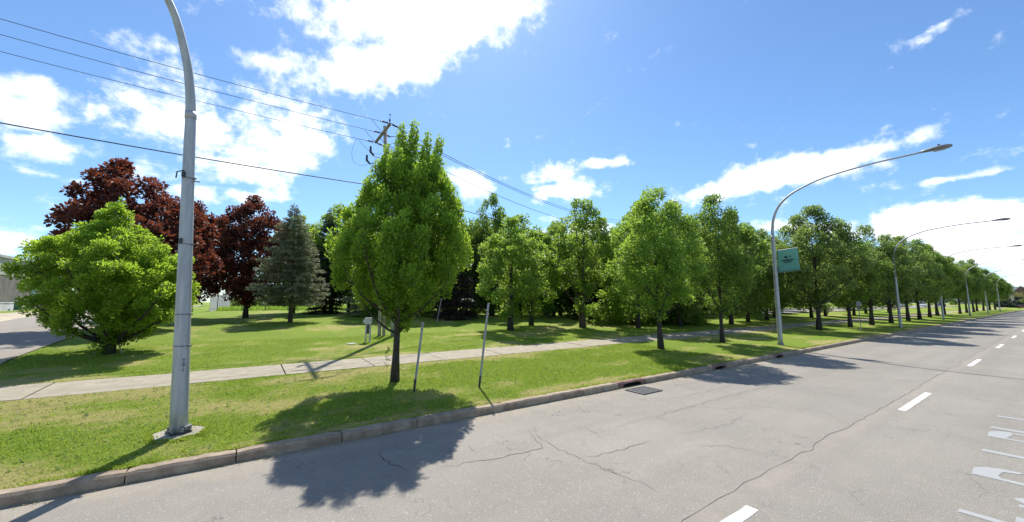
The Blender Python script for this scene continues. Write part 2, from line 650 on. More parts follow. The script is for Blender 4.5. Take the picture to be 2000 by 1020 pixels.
def leaf_quads(P, D, rng, length, width, fold=0.25, up=0.3, out=None):
    """a pointed leaf at each P, long axis roughly D"""
    n = len(P)
    L = norm(D + rng.normal(0, 0.55, (n, 3)))
    N = rng.normal(0, .75, (n, 3)) + np.array([0, 0, up * 2.2])
    if out is not None:
        N = N + out * 1.5
    N = norm(N)
    W = norm(np.cross(L, N))
    N = np.cross(W, L)
    s = rng.uniform(0.7, 1.25, (n, 1))
    l, w = length * s, width * s
    Q = np.empty((n, 4, 3))
    Q[:, 0] = P
    Q[:, 1] = P + L * l * 0.45 + W * w * 0.5 + N * w * fold
    Q[:, 2] = P + L * l
    Q[:, 3] = P + L * l * 0.5 - W * w * 0.5 + N * w * fold
    return Q


# ------------------------------------------------------------------ trees
def clusters_from_profile(rng, prof, n, size, aspect, lobes=0.16, squash=1.0, offset=(0, 0), inner=0.45, per_lobe=7, stretch=1.0):
    """tufts of leaves gathered in lobes that fill a crown whose half width follows prof [(z, r), ...]"""
    zs, rs = np.array([p[0] for p in prof]), np.array([p[1] for p in prof])
    ph = rng.uniform(0, 6.28, 6)
    grid = np.linspace(zs[0], zs[-1], 200)
    rg = np.interp(grid, zs, rs)
    vol = float((math.pi * rg ** 2).mean() * (zs[-1] - zs[0]))
    K = max(6, n // per_lobe)
    LR = 0.60 * (vol / K / stretch) ** (1 / 3)
    wgt = rg ** 1.5 + 0.03
    wgt /= wgt.sum()
    cand = []
    for _ in range(K * 12):
        z = rng.choice(grid, p=wgt)
        r0 = np.interp(z, zs, rs)
        a = rng.uniform(0, 2 * math.pi)
        lob = 1 + lobes * (0.6 * math.sin(2 * a + ph[0]) + 0.5 * math.sin(3 * a + ph[1] + z * 0.6) + 0.5 * math.sin(5 * a + ph[2] + 1.3 * z))
        r = max(0.0, r0 * lob - LR * 0.75) * rng.uniform(inner, 1.0) ** 0.5
        if rng.uniform() < 0.12:
            r *= rng.uniform(0, 1)
        t = (z - zs[0]) / (zs[-1] - zs[0])
        cand.append((r * math.cos(a) + offset[0] * t, r * math.sin(a) * squash + offset[1] * t, z))
    cand = np.array(cand)
    w = np.array([1, 1, 1 / stretch])
    sel = [0]
    dist = np.linalg.norm((cand - cand[0]) * w, axis=1)
    for _ in range(K - 1):
        k = int(np.argmax(dist))
        sel.append(k)
        dist = np.minimum(dist, np.linalg.norm((cand - cand[k]) * w, axis=1))
    out = []
    for k in sel:
        c = cand[k]
        lr = LR * rng.uniform(0.75, 1.25)
        o = np.array([c[0], c[1], 0])
        o = o / max(np.linalg.norm(o), 1e-6)
        for q in range(per_lobe):
            d = rng.normal(0, 1, 3)
            d = d / np.linalg.norm(d) + o * 0.45 + np.array([0, 0, 0.35])
            d = d / np.linalg.norm(d) * lr * rng.uniform(0.55, 0.95)
            d[2] *= stretch
            sc = size * rng.uniform(0.65, 1.25)
            px, py, pz = c[0] + d[0], c[1] + d[1], min(c[2] + d[2], zs[-1] + .15)
            t = (pz - zs[0]) / (zs[-1] - zs[0])
            ox, oy = offset[0] * t, offset[1] * t
            rr = math.hypot(px - ox, py - oy)
            lim = max(0.05, np.interp(pz, zs, rs) * rng.uniform(0.92, 1.12) - sc * 0.5)
            if rr > lim:
                px, py = ox + (px - ox) * lim / rr, oy + (py - oy) * lim / rr
            out.append((px, py, pz, sc, sc * aspect))
    return np.array(out)


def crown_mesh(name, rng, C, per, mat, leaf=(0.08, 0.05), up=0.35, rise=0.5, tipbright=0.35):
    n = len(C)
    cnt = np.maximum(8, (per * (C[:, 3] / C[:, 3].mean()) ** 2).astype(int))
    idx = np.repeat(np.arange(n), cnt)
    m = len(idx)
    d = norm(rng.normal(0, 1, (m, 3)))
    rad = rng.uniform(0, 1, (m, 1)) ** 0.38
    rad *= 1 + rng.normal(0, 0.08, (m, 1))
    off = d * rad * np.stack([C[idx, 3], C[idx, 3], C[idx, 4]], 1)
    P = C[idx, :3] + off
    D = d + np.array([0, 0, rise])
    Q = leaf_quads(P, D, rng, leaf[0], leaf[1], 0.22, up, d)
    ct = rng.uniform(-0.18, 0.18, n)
    tint = 0.38 + ct[idx] + rng.normal(0, 0.16, m) + tipbright * (off[:, 2] / C[idx, 4]) * 0.7 + tipbright * 0.25 * rad[:, 0]  # lighter tuft tops and rims: young growth, plus highlights put into the leaf colour
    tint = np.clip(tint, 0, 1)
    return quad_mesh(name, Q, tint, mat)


def branch_mesh(name, rng, C, trunk_pts, trunk_r, nl, mat, fork=None, twigs=0.6, rise=0.55, lr=0.35):
    """trunk, limbs reaching a spread of tufts, and twigs from limbs to the other tufts"""
    mb = MB()
    mb.tube(trunk_pts, trunk_r, 10)
    tp = [Vector(p) for p in trunk_pts]
    zmax = C[:, 2].max()
    z0 = fork if fork is not None else tp[-1].z * 0.5
    pts = C[:, :3]
    # farthest-point choice of limb ends
    sel = [int(rng.integers(len(pts)))]
    dist = np.linalg.norm(pts - pts[sel[0]], axis=1)
    for _ in range(min(nl, len(pts)) - 1):
        k = int(np.argmax(dist))
        sel.append(k)
        dist = np.minimum(dist, np.linalg.norm(pts - pts[k], axis=1))
    limbpts = []

    def on_trunk(z):
        z = min(max(z, tp[0].z), tp[-1].z)
        for i in range(len(tp) - 1):
            if tp[i + 1].z >= z:
                t = (z - tp[i].z) / max(1e-6, tp[i + 1].z - tp[i].z)
                return tp[i].lerp(tp[i + 1], t), trunk_r[i] * (1 - t) + trunk_r[i + 1] * t
        return tp[-1], trunk_r[-1]

    for k in sel:
        e = Vector(pts[k])
        hr = math.hypot(e.x, e.y)
        zs = min(max(z0, e.z - hr * (0.75 + 0.5 * rng.uniform())), e.z - 0.1)
        zs = max(zs, z0 * 0.92)
        if zs > tp[-1].z:
            zs = z0 + (tp[-1].z - z0) * rng.uniform()
        a, ra = on_trunk(zs)
        ctrl = a.lerp(e, 0.45) + Vector((rng.normal(0, .08), rng.normal(0, .08), 0))
        ctrl.x = a.x + (e.x - a.x) * rise
        ctrl.y = a.y + (e.y - a.y) * rise
        ctrl.z = a.z + (e.z - a.z) * 0.38
        P = []
        for i in range(7):
            t = i / 6
            q = a * (1 - t) ** 2 + ctrl * 2 * t * (1 - t) + e * t * t
            q += Vector((rng.normal(0, .015), rng.normal(0, .015), 0)) * (i > 0)
            P.append(q)
        r0 = max(0.012, ra * lr * rng.uniform(0.75, 1.2))
        mb.tube(P, [r0 * (1 - 0.85 * i / 6) + 0.004 for i in range(7)], 5, False)
        limbpts += [(p, r0 * (1 - 0.85 * i / 6)) for i, p in enumerate(P) if i > 1]
    LP = np.array([p[:] for p, _ in limbpts])
    for k in range(len(pts)):
        if rng.uniform() > twigs:
            continue
        dd = np.linalg.norm(LP - pts[k], axis=1) + np.maximum(0, LP[:, 2] - pts[k, 2]) * 2
        j = int(np.argmin(dd))
        if dd[j] < 0.05:
            continue
        a, e = Vector(LP[j]), Vector(pts[k])
        mid = a.lerp(e, 0.5) + Vector((0, 0, 0.05))
        r = min(0.014, limbpts[j][1] * 0.7 + 0.003)
        mb.tube([a, mid, e], [r, r * 0.7, r * 0.3], 3, False)
    return mesh_from(name, mb.V, mb.F, mat, True)


def place_tree(name, loc, meshes, label, group=None, rz=0.0, sc=1.0, cat='tree', lean=(0, 0)):
    root = empty(name, loc, rz, label, cat, group)
    root.rotation_euler = (lean[0], lean[1], rz)
    root.scale = (sc, sc, sc) if isinstance(sc, (int, float)) else sc
    for nm, me in meshes:
        link(nm, me, root)
    return root


def broadleaf(seed, prof, n, size, aspect, per, leafmat, leaf, trunk_r, fork, top, nl=16, bark='bark', extra=None, per_kw=None, **kw):
    rng = np.random.default_rng(seed)
    cl_kw = {k: kw.pop(k) for k in ('lobes', 'squash', 'offset', 'inner', 'per_lobe', 'stretch') if k in kw}
    C = clusters_from_profile(rng, prof, n, size, aspect, **cl_kw)
    if extra is not None:
        C = np.vstack([C, np.array(extra)])
    bend = kw.pop('bend', 0.05)
    nseg = 7
    tp, tr = [], []
    for i in range(nseg):
        t = i / (nseg - 1)
        z = -0.05 + (top + 0.05) * t
        tp.append((math.sin(t * 2.1) * bend, math.sin(t * 3 + 1) * bend - math.sin(1) * bend, z))
        tr.append(trunk_r * (1.0 - 0.72 * t) * (1.35 if i == 0 else 1.0))
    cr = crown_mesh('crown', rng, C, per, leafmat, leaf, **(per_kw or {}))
    br = branch_mesh('trunk', rng, C, tp, tr, nl, bark, fork, **kw)
    return [('trunk', br), ('crown', cr)]


def conifer(seed, h, rbase, z0, mat, trunk_r, levels=26, droop=0.25, density=1.0, leaf=(0.2, 0.07), bark='bark_dark', ragged=0.18):
    """whorls of boughs, each bough a fan of needle sprays"""
    rng = np.random.default_rng(seed)
    mb = MB()
    mb.tube([(0, 0, -0.05), (0.02, 0, h * 0.35), (0, 0.02, h * 0.7), (0, 0, h * 0.99)], [trunk_r * 1.2, trunk_r * 0.7, trunk_r * 0.35, 0.01], 8)
    PP, DD, TT = [], [], []
    for li in range(levels):
        t = (li + rng.uniform(-.25, .25)) / (levels - 1)
        t = min(max(t, 0), 1)
        z = z0 + (h - z0) * t ** 0.92
        rr = rbase * (1 - t) ** 0.85 * (1 if t > 0.08 else 0.8) + 0.06
        nb = int(6 + 9 * (1 - t))
        a0 = rng.uniform(0, 6.28)
        for b in range(nb):
            a = a0 + 2 * math.pi * b / nb + rng.normal(0, .12)
            L = rr * rng.uniform(1 - ragged * 2, 1 + ragged)
            dz = L * (0.25 * t - droop * (1 - t)) + rng.normal(0, .04)
            e = np.array([math.cos(a) * L, math.sin(a) * L, dz + 0.10 * L])
            side = np.array([-math.sin(a), math.cos(a), 0])
            base = np.array([0, 0, z])
            tip = base + e
            if L > 0.5:
                mb.tube([base, base + e * 0.5 + np.array([0, 0, 0.03 * L]), tip], [0.012 + 0.012 * L, 0.01 + 0.005 * L, 0.004], 3, False)
            ns = max(8, int(58 * density * L))
            u = rng.uniform(0.12, 1.0, ns) ** 0.75
            w = rng.uniform(-1, 1, ns) * (0.13 + 0.30 * L * (1 - u) * 0.9 + 0.05)
            p = base + e * u[:, None] + side * w[:, None] + np.array([0, 0, 1.0]) * (0.05 * L * np.sin(u * 3)[:, None])
            p[:, 2] += rng.normal(0, 0.05, ns) - np.abs(w) * 0.35
            d = norm(e)[None] * 0.8 + side[None] * np.sign(w)[:, None] * 0.7 + np.array([0, 0, -0.12])
            PP.append(p)
            DD.append(d)
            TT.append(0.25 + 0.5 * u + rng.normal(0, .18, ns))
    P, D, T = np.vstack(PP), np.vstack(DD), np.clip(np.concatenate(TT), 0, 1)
    Q = leaf_quads(P, D, rng, leaf[0], leaf[1], 0.2, 0.6)
    return [('trunk', mesh_from('trunk', mb.V, mb.F, bark, True)), ('crown', quad_mesh('crown', Q, T, mat))]


# ------------------------------------------------------------------ ground, road, pavement
_rd = np.random.default_rng(77)
_wv = [(_rd.uniform(0, 6.28), f * _rd.uniform(.7, 1.4), _rd.uniform(0, 6.28), a) for f, a in
       [(.5, 1), (.8, 1), (1.3, .8), (1.9, .8), (2.7, .6), (3.6, .6), (5, .5), (7, .45), (10, .4), (14, .35), (20, .3)] for _ in range(3)]


def dryness(x, y):
    """0 = lush, 1 = dry straw: patches, plus bands by the kerb and the pavement"""
    x, y = np.asarray(x, float), np.asarray(y, float)
    v = np.zeros_like(x)
    for a, f, p, am in _wv:
        v = v + am * np.sin(f * (x * math.cos(a) + y * math.sin(a) * 1.3) + p)
    v = v / 4.2
    band = 0.95 * np.exp(-((y - 7.9) / .55) ** 2) + 0.85 * np.exp(-((y - 13.25) / .65) ** 2) + 0.75 * np.exp(-((y - 15.5) / .5) ** 2)
    left = 0.35 * np.clip((2.5 - x) / 6, 0, 1) * (y < 13.5)
    return np.clip(.22 + .55 * v + band * (.65 + .4 * v) + left, 0, 1)


def sheet(name, xs, ys, zf, mat, parent=None, kind='structure'):
    V, F = [], []
    nx = len(xs)
    for y in ys:
        for x in xs:
            V.append((x, y, zf(x, y)))
    for j in range(len(ys) - 1):
        for i in range(nx - 1):
            a = j * nx + i
            F.append((a, a + 1, a + 1 + nx, a + nx))
    me = mesh_from(name, V, F, mat, True)
    if mat == 'lawn':
        A = np.array(V)
        at = me.attributes.new('dry', 'FLOAT', 'POINT')
        at.data.foreach_set('value', dryness(A[:, 0], A[:, 1]).astype(np.float32))
    o = link(name, me, parent)
    if kind:
        o['kind'] = kind
    return o


rs = random.Random(5)
sheet('ground', np.linspace(-2500, 3500, 13), np.linspace(-2500, 3500, 13), lambda x, y: -0.06, 'lawn')


def lawn_z(x, y):
    z = zt(y)
    if y > 16:
        z += 0.05 * math.sin(x * 0.21 + y * 0.13) * min(1, (y - 16) / 8)
    return z


SW0, SW1 = 13.45, 15.30        # pavement
lx = list(np.linspace(-120, -30, 16)) + list(np.linspace(-28, -9, 20)) + list(np.arange(-8, 30, .16)) + list(np.linspace(31, 60, 30)) + list(np.linspace(64, 420, 40))
verge = sheet('grass_verge', lx, [7.86, 7.9] + list(np.linspace(8.05, SW0 - .15, 34)) + [SW0], lambda x, y: zt(max(y, 7.9)), 'lawn')
lawn = sheet('lawn', lx, [SW1] + list(np.linspace(15.45, 21.9, 40)) + [22, 22.5, 23, 23.5, 24, 25, 26, 28, 31, 35, 40, 46, 53, 60, 75, 100, 150, 300], lawn_z, 'lawn')
under = sheet('pavement_bed', lx, [SW0 - .01, SW1 + .01], lambda x, y: zt(y) - 0.05, 'sand')

road = sheet('road', [-80, -40, -20, 0, 20, 60, 120, 250, 420], [-14, -7, 0, 7.66], lambda x, y: 0.0, 'asphalt')


# side street on the left, following the lawn's rise
def strip(name, left, right, n, dz, mat, kind='structure'):
    V, F = [], []
    m = 60
    ys = np.linspace(left[0][1], left[-1][1], m)
    for y in ys:
        a = np.interp(y, [p[1] for p in left], [p[0] for p in left])
        b = np.interp(y, [p[1] for p in right], [p[0] for p in right])
        for i in range(n + 1):
            x = a + (b - a) * i / n
            V.append((x, y, lawn_z(x, y) + dz))
    for j in range(m - 1):
        for i in range(n):
            a = j * (n + 1) + i
            F.append((a, a + 1, a + n + 2, a + n + 1))
    o = link(name, mesh_from(name, V, F, mat, True))
    o['kind'] = kind
    return o


strip('side_street', [(-16, 15.4), (-12.0, 30), (-12.0, 36), (-14.4, 51), (-16, 90), (-17, 140)],
      [(-5.4, 15.4), (-6.1, 19), (-6.3, 26), (-6.9, 40), (-7.6, 60), (-8, 90), (-8, 140)], 10, 0.03, 'side_asphalt')
strip('sand_shoulder', [(-19, 15.4), (-16.2, 30), (-16.6, 36), (-18.0, 51), (-19.5, 90), (-20, 140)],
      [(-16, 15.4), (-12.0, 30), (-12.0, 36), (-14.4, 51), (-16, 90), (-17, 140)], 4, 0.02, 'sand')

# pavement slabs
pav = empty('pavement', (0, 0, 0))
pav['kind'] = 'structure'
joints = [-14.2, -11.6, -9.0, -6.5, -3.92, -1.4, 1.16, 3.75, 6.3, 8.9, 11.4, 13.9, 16.4, 18.9, 21.4, 23.9, 26.4, 28.9, 31.4, 33.9, 36.4, 38.9]
for i in range(len(joints) - 1):
    a, b = joints[i] + 0.018, joints[i + 1] - 0.018
    j = rs.uniform(-0.006, 0.006)
    s0, s1 = rs.uniform(-.012, .012), rs.uniform(-.012, .012)
    mb = MB()
    z0, z1 = zt(SW0) + 0.012 + j, zt(SW1) + 0.012 + j
    n = 8
    V, F = [], []
    for k in range(n + 1):
        x = a + (b - a) * k / n
        e0, e1 = SW0 + s0 + rs.uniform(-.012, .012), SW1 + s1 + rs.uniform(-.012, .012)
        V += [(x, e0, z0 - .12), (x, e0, z0 - .01), (x, e0 + .012, z0), (x, e1 - .012, z1), (x, e1, z1 - .01), (x, e1, z1 - .12)]
    for k in range(n):
        for q in range(5):
            F.append((k * 6 + q, k * 6 + 6 + q, k * 6 + 7 + q, k * 6 + 1 + q))
    F.append(tuple(range(6)))
    F.append(tuple(n * 6 + 5 - q for q in range(6)))
    mb.add(V, F)
    mb.build('slab', 'pavement_concrete', pav)
mb = MB()
for i in range(150):
    a = 38.9 + i * 2.5
    mb.add([(a + .02, SW0, zt(SW0) + .012), (a + 2.48, SW0, zt(SW0) + .012), (a + 2.48, SW1, zt(SW1) + .012), (a + .02, SW1, zt(SW1) + .012)], [(0, 1, 2, 3)])
for i in range(16):
    a = -14.2 - (i + 1) * 2.5
    mb.add([(a + .02, SW0, zt(SW0) + .012), (a + 2.48, SW0, zt(SW0) + .012), (a + 2.48, SW1, zt(SW1) + .012), (a + .02, SW1, zt(SW1) + .012)], [(0, 1, 2, 3)])
mb.build('far_slabs', 'pavement_concrete', pav)['kind'] = 'stuff'

# kerb stones; cast iron inlets where the drains are
kerb = empty('kerb', (0, 0, 0))
kerb['kind'] = 'structure'
inlets = [(9.08, 10.35), (14.3, 15.35), (19.5, 20.5)]
kj = [-6.2, -3.7, -1.2, .05, 1.6, 3.0, 5.06, 6.5, 7.67, 9.08, 10.35, 12.3, 14.3, 15.35, 17.4, 19.5, 20.5]
while kj[-1] < 66:
    kj.append(kj[-1] + rs.choice([1.6, 2.2, 2.5]))


def kerb_piece(a, b, name, mat, opening=False, h=0.155):
    n = 10
    V, F = [], []
    off = rs.uniform(-.008, .008)
    for k in range(n + 1):
        t = k / n
        x = a + (b - a) * t
        jt = rs.uniform(-.006, .006)
        hh = h + rs.uniform(-.006, .006) - (0.012 if k in (0, n) else 0)
        y0 = 7.65 + off + jt
        zb = -0.05
        if opening and 0.12 < t < 0.88:
            zb = 0.085 + 0.03 * math.sin((t - .12) / .76 * math.pi)
        V += [(x, y0 - .01, zb), (x, y0, max(hh - .035, zb + .012)), (x, y0 + .03, hh), (x, 7.86 + rs.uniform(-.01, .012), hh - .003), (x, 7.88, -.05 if not opening else zb)]
    for k in range(n):
        for q in range(4):
            F.append((k * 5 + q, k * 5 + 5 + q, k * 5 + 6 + q, k * 5 + 1 + q))
        F.append((k * 5 + 4, k * 5 + 9, k * 5 + 5, k * 5))
    F.append((0, 1, 2, 3, 4))
    F.append(tuple(n * 5 + q for q in (4, 3, 2, 1, 0)))
    F = [tuple(reversed(f)) for f in F]
    mb = MB()
    mb.add(V, F)
    o = mb.build(name, mat, kerb)
    if opening:
        dk = MB()
        dk.box(((a + b) / 2, 7.80, 0.02), ((b - a) * .8, 0.06, 0.16))
        dk.build('inlet_throat', 'hole_shade', kerb)
    return o


for i in range(len(kj) - 1):
    a, b = kj[i], kj[i + 1]
    op = any(abs(a - p) < .01 for p, _ in inlets)
    o = kerb_piece(a + .008, b - .008, 'inlet_stone' if op else 'kerb_stone', 'rusty_iron' if op else 'kerb_concrete', op)
    if op:
        o['label'] = 'rusty cast iron inlet set in the kerb'
mb = MB()
mb.box(((kj[-1] + 420) / 2, 7.765, 0.06), (420 - kj[-1] - .02, 0.23, 0.22), 0, 0.02)
mb.box(((-80 - 6.2) / 2, 7.765, 0.06), (80 - 6.2 - .02, 0.23, 0.22), 0, 0.02)
mb.build('far_kerb_run', 'kerb_concrete', kerb)['kind'] = 'stuff'

# gutter band: slightly paler dust at the foot of the kerb, jagged edge of the lawn is grass geometry

# drain grates
def drain(x0, y0, w, d, label):
    g = empty('drain_grate', (x0, y0, 0), 0, label, 'drain grate')
    mb = MB()
    mb.box((w / 2, d / 2, 0.006), (w, d, 0.004))  # black sheet on the road, painted depth shade instead of a real hole
    mb.build('hole_shade', 'hole_shade', g)
    f = MB()
    for c, s in (((w / 2, 0, .014), (w, .03, .02)), ((w / 2, d, .014), (w, .03, .02)), ((0, d / 2, .0145), (.03, d - .03, .02)), ((w, d / 2, .0145), (.03, d - .03, .02))):
        f.box(c, s)
    f.build('frame', 'dark_iron', g)
    me = None
    n = 7
    for i in range(n):
        if me is None:
            b = MB()
            b.box((0, 0, 0), (w / n * 0.34, d - .04, .006), 0, .003)
            me = mesh_from('bar', b.V, b.F, 'weathered_steel')
        link('bar', me, g, (w * (i + .5) / n, d / 2, .016))
    return g


drain(9.05, 6.76, 0.82, 0.62, 'iron drain grate in the asphalt in front of the rusty kerb inlet')

# lane dashes
dashes = empty('lane_line', (0, 0, 0), 0)
dashes['kind'] = 'structure'
dx = [2.25, 12.68, 23.55, 34.0, 44.4] + [44.4 + 10.5 * (i + 1) for i in range(24)]
for x in dx:
    n = 14
    V, F = [], []
    for k in range(n + 1):
        xx = x + 3.0 * k / n
        V += [(xx, 2.345 + rs.uniform(-.006, .006), .004), (xx, 2.48 + rs.uniform(-.006, .006), .004)]
    for k in range(n):
        F.append((2 * k, 2 * k + 2, 2 * k + 3, 2 * k + 1))
    MB().add(V, F).build('painted_dash', 'road_paint', dashes)

# street-name overlay letters, added as flat shapes on the lane at the right
lt = empty('street_name_overlay', (0, 0, 0))
lt['kind'] = 'structure'


def bar(x0, x1, y0, y1):
    return [(x0, y0), (x1, y0), (x1, y1), (x0, y1)]


def letter(shapes, name='overlay_letter'):
    mb = MB()
    for outer in shapes:
        mb.add([(x, y, .004) for x, y in outer], [tuple(range(len(outer)))])
    return mb.build(name, 'overlay_grey', lt)


def ring(cx, cy, rx, ry, t, n=20):
    V, F = [], []
    for k in range(n):
        a = 2 * math.pi * k / n
        V += [(cx + rx * math.cos(a), cy + ry * math.sin(a), .004), (cx + (rx - t) * math.cos(a), cy + (ry - t * .45) * math.sin(a), .004)]
    for k in range(n):
        j = (k + 1) % n
        F.append((2 * k, 2 * j, 2 * j + 1, 2 * k + 1))
    return V, F


letter([bar(13.72, 13.86, -.35, 1.10)])
letter([bar(12.40, 12.56, -.35, 1.10)])
# letters with a bowl next to the stem
letter([bar(11.60, 11.70, -.35, 1.08), [(11.70, .86), (12.15, .80), (12.26, .84), (12.24, .93), (12.14, 1.03), (12.02, 1.09), (11.70, 1.08)], bar(12.16, 12.27, -.2, .80)])
letter([bar(10.38, 10.54, -.35, 1.05)])
letter([bar(8.90, 9.02, -.35, 1.02), [(9.02, .76), (9.12, .79), (9.36, .76), (9.42, .62), (9.53, .58), (9.52, .78), (9.42, .93), (9.27, 1.03), (9.02, 1.03)], bar(9.42, 9.53, -.2, .58)])
letter([[(8.12, .53), (8.36, .53), (8.26, .61), (8.20, .60)], bar(7.96, 8.06, .30, .56), bar(8.12, 8.36, -.2, .53)])
letter([bar(7.40, 7.58, -.2, .56)])
letter([bar(7.18, 7.30, -.35, .97)])

# cracks in the asphalt, a long joint beside the lane line
cracks = [[(4.93, 6.37), (4.62, 5.67), (4.58, 4.74), (4.62, 4.01), (4.7, 3.27)],
          [(2.6, 5.66), (2.76, 5.62), (3.4, 5.46), (4.38, 5.38), (4.63, 5.99), (4.82, 6.29)],
          [(4.58, 4.74), (5.15, 4.57), (6.27, 4.52)],
          [(5.61, 6.05), (5.72, 5.59), (5.6, 5.08)],
          [(6.28, 5.42), (7.25, 5.41), (8.55, 5.38), (11.21, 5.36), (14.6, 5.25)],
          [(2.0, 6.9), (1.98, 6.4), (2.18, 5.81)], [(3.07, 6.5), (2.94, 5.73)], [(3.41, 6.26), (3.36, 5.85)],
          [(8.77, 6.07), (10.01, 6.05), (12.4, 5.9)], [(6.4, 4.1), (7.1, 3.6), (7.3, 2.9)],
          [(6.9, 4.4), (8.3, 4.2), (9.6, 4.35)], [(9.0, 5.38), (9.4, 4.8), (10.3, 4.5)]]
jo = [(-6, 2.72)]
while jo[-1][0] < 110:
    jo.append((jo[-1][0] + rs.uniform(.25, .8), 2.74 + rs.gauss(0, .03)))
widths = [.012, .015, .013, .009, .013, .020, .008, .008, .010, .008, .008, .007, .014]
for c, w in zip(cracks + [jo], widths):
    pts = [Vector((*c[0], 0))]
    for a, b in zip(c[:-1], c[1:]):
        L = math.hypot(b[0] - a[0], b[1] - a[1])
        m = max(2, int(L / (.10 if c is not jo else .3)))
        nx, ny = -(b[1] - a[1]) / L, (b[0] - a[0]) / L
        for k in range(1, m + 1):
            t = k / m
            o = rs.gauss(0, .03) if k < m else 0
            pts.append(Vector((a[0] + (b[0] - a[0]) * t + nx * o, a[1] + (b[1] - a[1]) * t + ny * o, 0)))
    V, F = [], []
    for i, p in enumerate(pts):
        d = (pts[min(i + 1, len(pts) - 1)] - pts[max(i - 1, 0)]).normalized()
        ww = w * rs.uniform(.35, 1.0) * .5 * min(1, .3 + 3 * min(i, len(pts) - 1 - i) / len(pts))
        q = Vector((-d.y, d.x, 0)) * ww
        V += [(p.x + q.x, p.y + q.y, .0035), (p.x - q.x, p.y - q.y, .0035)]
    for i in range(len(pts) - 1):
        F.append((2 * i + 1, 2 * i + 3, 2 * i + 2, 2 * i))
    MB().add(V, F).build('crack', 'crack_fill', road)

# far bank of the avenue and the hill on the horizon
V, F = [], []
n = 60
for i in range(n + 1):
    y = -900 + 1500 * i / n
    h = 46 + 6 * math.sin(i * .35) + 4 * math.sin(i * .9 + 1) + rs.uniform(-2, 2)
    V += [(1250, y, -1), (1500 + 40 * math.sin(i), y, h * .62), (1900, y, h), (2400, y, h * .9)]
for i in range(n):
    for q in range(3):
        F.append((i * 4 + q, i * 4 + q + 1, i * 4 + q + 5, i * 4 + q + 4))
MB().add(V, F).build('hill', 'hill', smooth=True)['kind'] = 'structure'

# ------------------------------------------------------------------ grass blades near the camera
def grass(name, n, xr, yr, mat, h, seed, edge=None, dry=False):
    rng = np.random.default_rng(seed)
    x = rng.uniform(xr[0], xr[1], n)
    y = rng.uniform(*yr, n) if edge is None else edge + np.abs(rng.normal(0, yr[1], n)) * yr[0]
    d = dryness(x, y)
    keep = (rng.uniform(0, 1, n) < d * 1.2 - .1) if dry else (rng.uniform(0, 1, n) > d * 1.0 - .15)
    if edge is not None:
        keep = rng.uniform(0, 1, n) > .5 + .5 * np.sin(x * 2.3 + seed) * np.sin(x * .9)
    x, y, d = x[keep], y[keep], d[keep]
    n = len(x)
    z = np.interp(y, TY, TZ) + (0.05 * np.sin(x * 0.21 + y * 0.13) * np.minimum(1, (y - 16) / 8) if yr[0] > 15 else 0)
    P = np.stack([x, y, z - .004], 1)
    D = norm(np.stack([rng.normal(0, .6, n), rng.normal(0, .6, n), np.ones(n)], 1))
    W = norm(np.cross(D, rng.normal(0, 1, (n, 3)))) * rng.uniform(.004, .009, (n, 1))
    H = h * rng.uniform(.4, 1.6, (n, 1)) * (1.25 - .6 * d[:, None])
    side = norm(np.stack([rng.normal(0, 1, n), rng.normal(0, 1, n), np.zeros(n)], 1)) * H * .35
    Q = np.empty((n, 4, 3))
    Q[:, 0] = P - W
    Q[:, 1] = P + W
    Q[:, 2] = P + D * H + side + W * .2
    Q[:, 3] = P + D * H * .6 + side * .4 - W * .8
    return quad_mesh(name, Q, np.clip(rng.normal(.25, .25, n) + d * .9, 0, 1), mat)


tag(link('grass', grass('grass', 170000, (-6, 17), (7.9, SW0 + .03), 'grass_blade', .032, 3)), kind='stuff')
tag(link('dry_grass', grass('dry_grass', 90000, (-6, 17), (7.9, SW0), 'dry_blade', .024, 4, None, True)), kind='stuff')
tag(link('kerb_grass', grass('kerb_grass', 26000, (-6, 30), (1, .05), 'grass_blade', .045, 5, 7.86)), kind='stuff')
tag(link('pavement_edge_grass', grass('pavement_edge_grass', 16000, (-7, 30), (1, .05), 'grass_blade', .045, 6, SW1 - .02)), kind='stuff')
tag(link('lawn_grass', grass('lawn_grass', 80000, (-6, 18), (SW1, 22), 'grass_blade', .035, 7)), kind='stuff')
# turf creeping over the rim of the lamp footing
rp_ = np.random.default_rng(21)
npd = 2600
ap = rp_.uniform(0, 6.283, npd)
rd_ = .36 + np.abs(rp_.normal(0, .05, npd)) + .02 * np.sin(ap * 7)
xp, yp = -.8 + rd_ * np.cos(ap), 9.14 + rd_ * np.sin(ap)
Pp = np.stack([xp, yp, np.interp(yp, TY, TZ) + .005], 1)
Dp = norm(np.stack([rp_.normal(0, .5, npd), rp_.normal(0, .5, npd), np.ones(npd)], 1))
tag(link('footing_grass', quad_mesh('footing_grass', leaf_quads(Pp, Dp, rp_, .05, .012, .1, 0), rp_.uniform(0, 1, npd), 'grass_blade')), kind='stuff')
# broad-leaved weeds and fallen leaves in the verge
rw = np.random.default_rng(12)
nw = 7500
xw, yw = rw.uniform(-6, 17, nw), rw.uniform(7.95, 13.4, nw)
PW = np.stack([xw, yw, np.interp(yw, TY, TZ) + .012], 1)
cw = np.repeat(np.arange(nw // 5), 5)
PW = PW[cw * 5]
DW = norm(np.stack([rw.normal(0, 1, len(cw)), rw.normal(0, 1, len(cw)), np.full(len(cw), .25)], 1))
tag(link('weeds', quad_mesh('weeds', leaf_quads(PW, DW, rw, .055, .022, .1, 1.2), np.clip(rw.normal(.6, .3, len(cw)), 0, 1), 'leaf_mid')), kind='stuff')
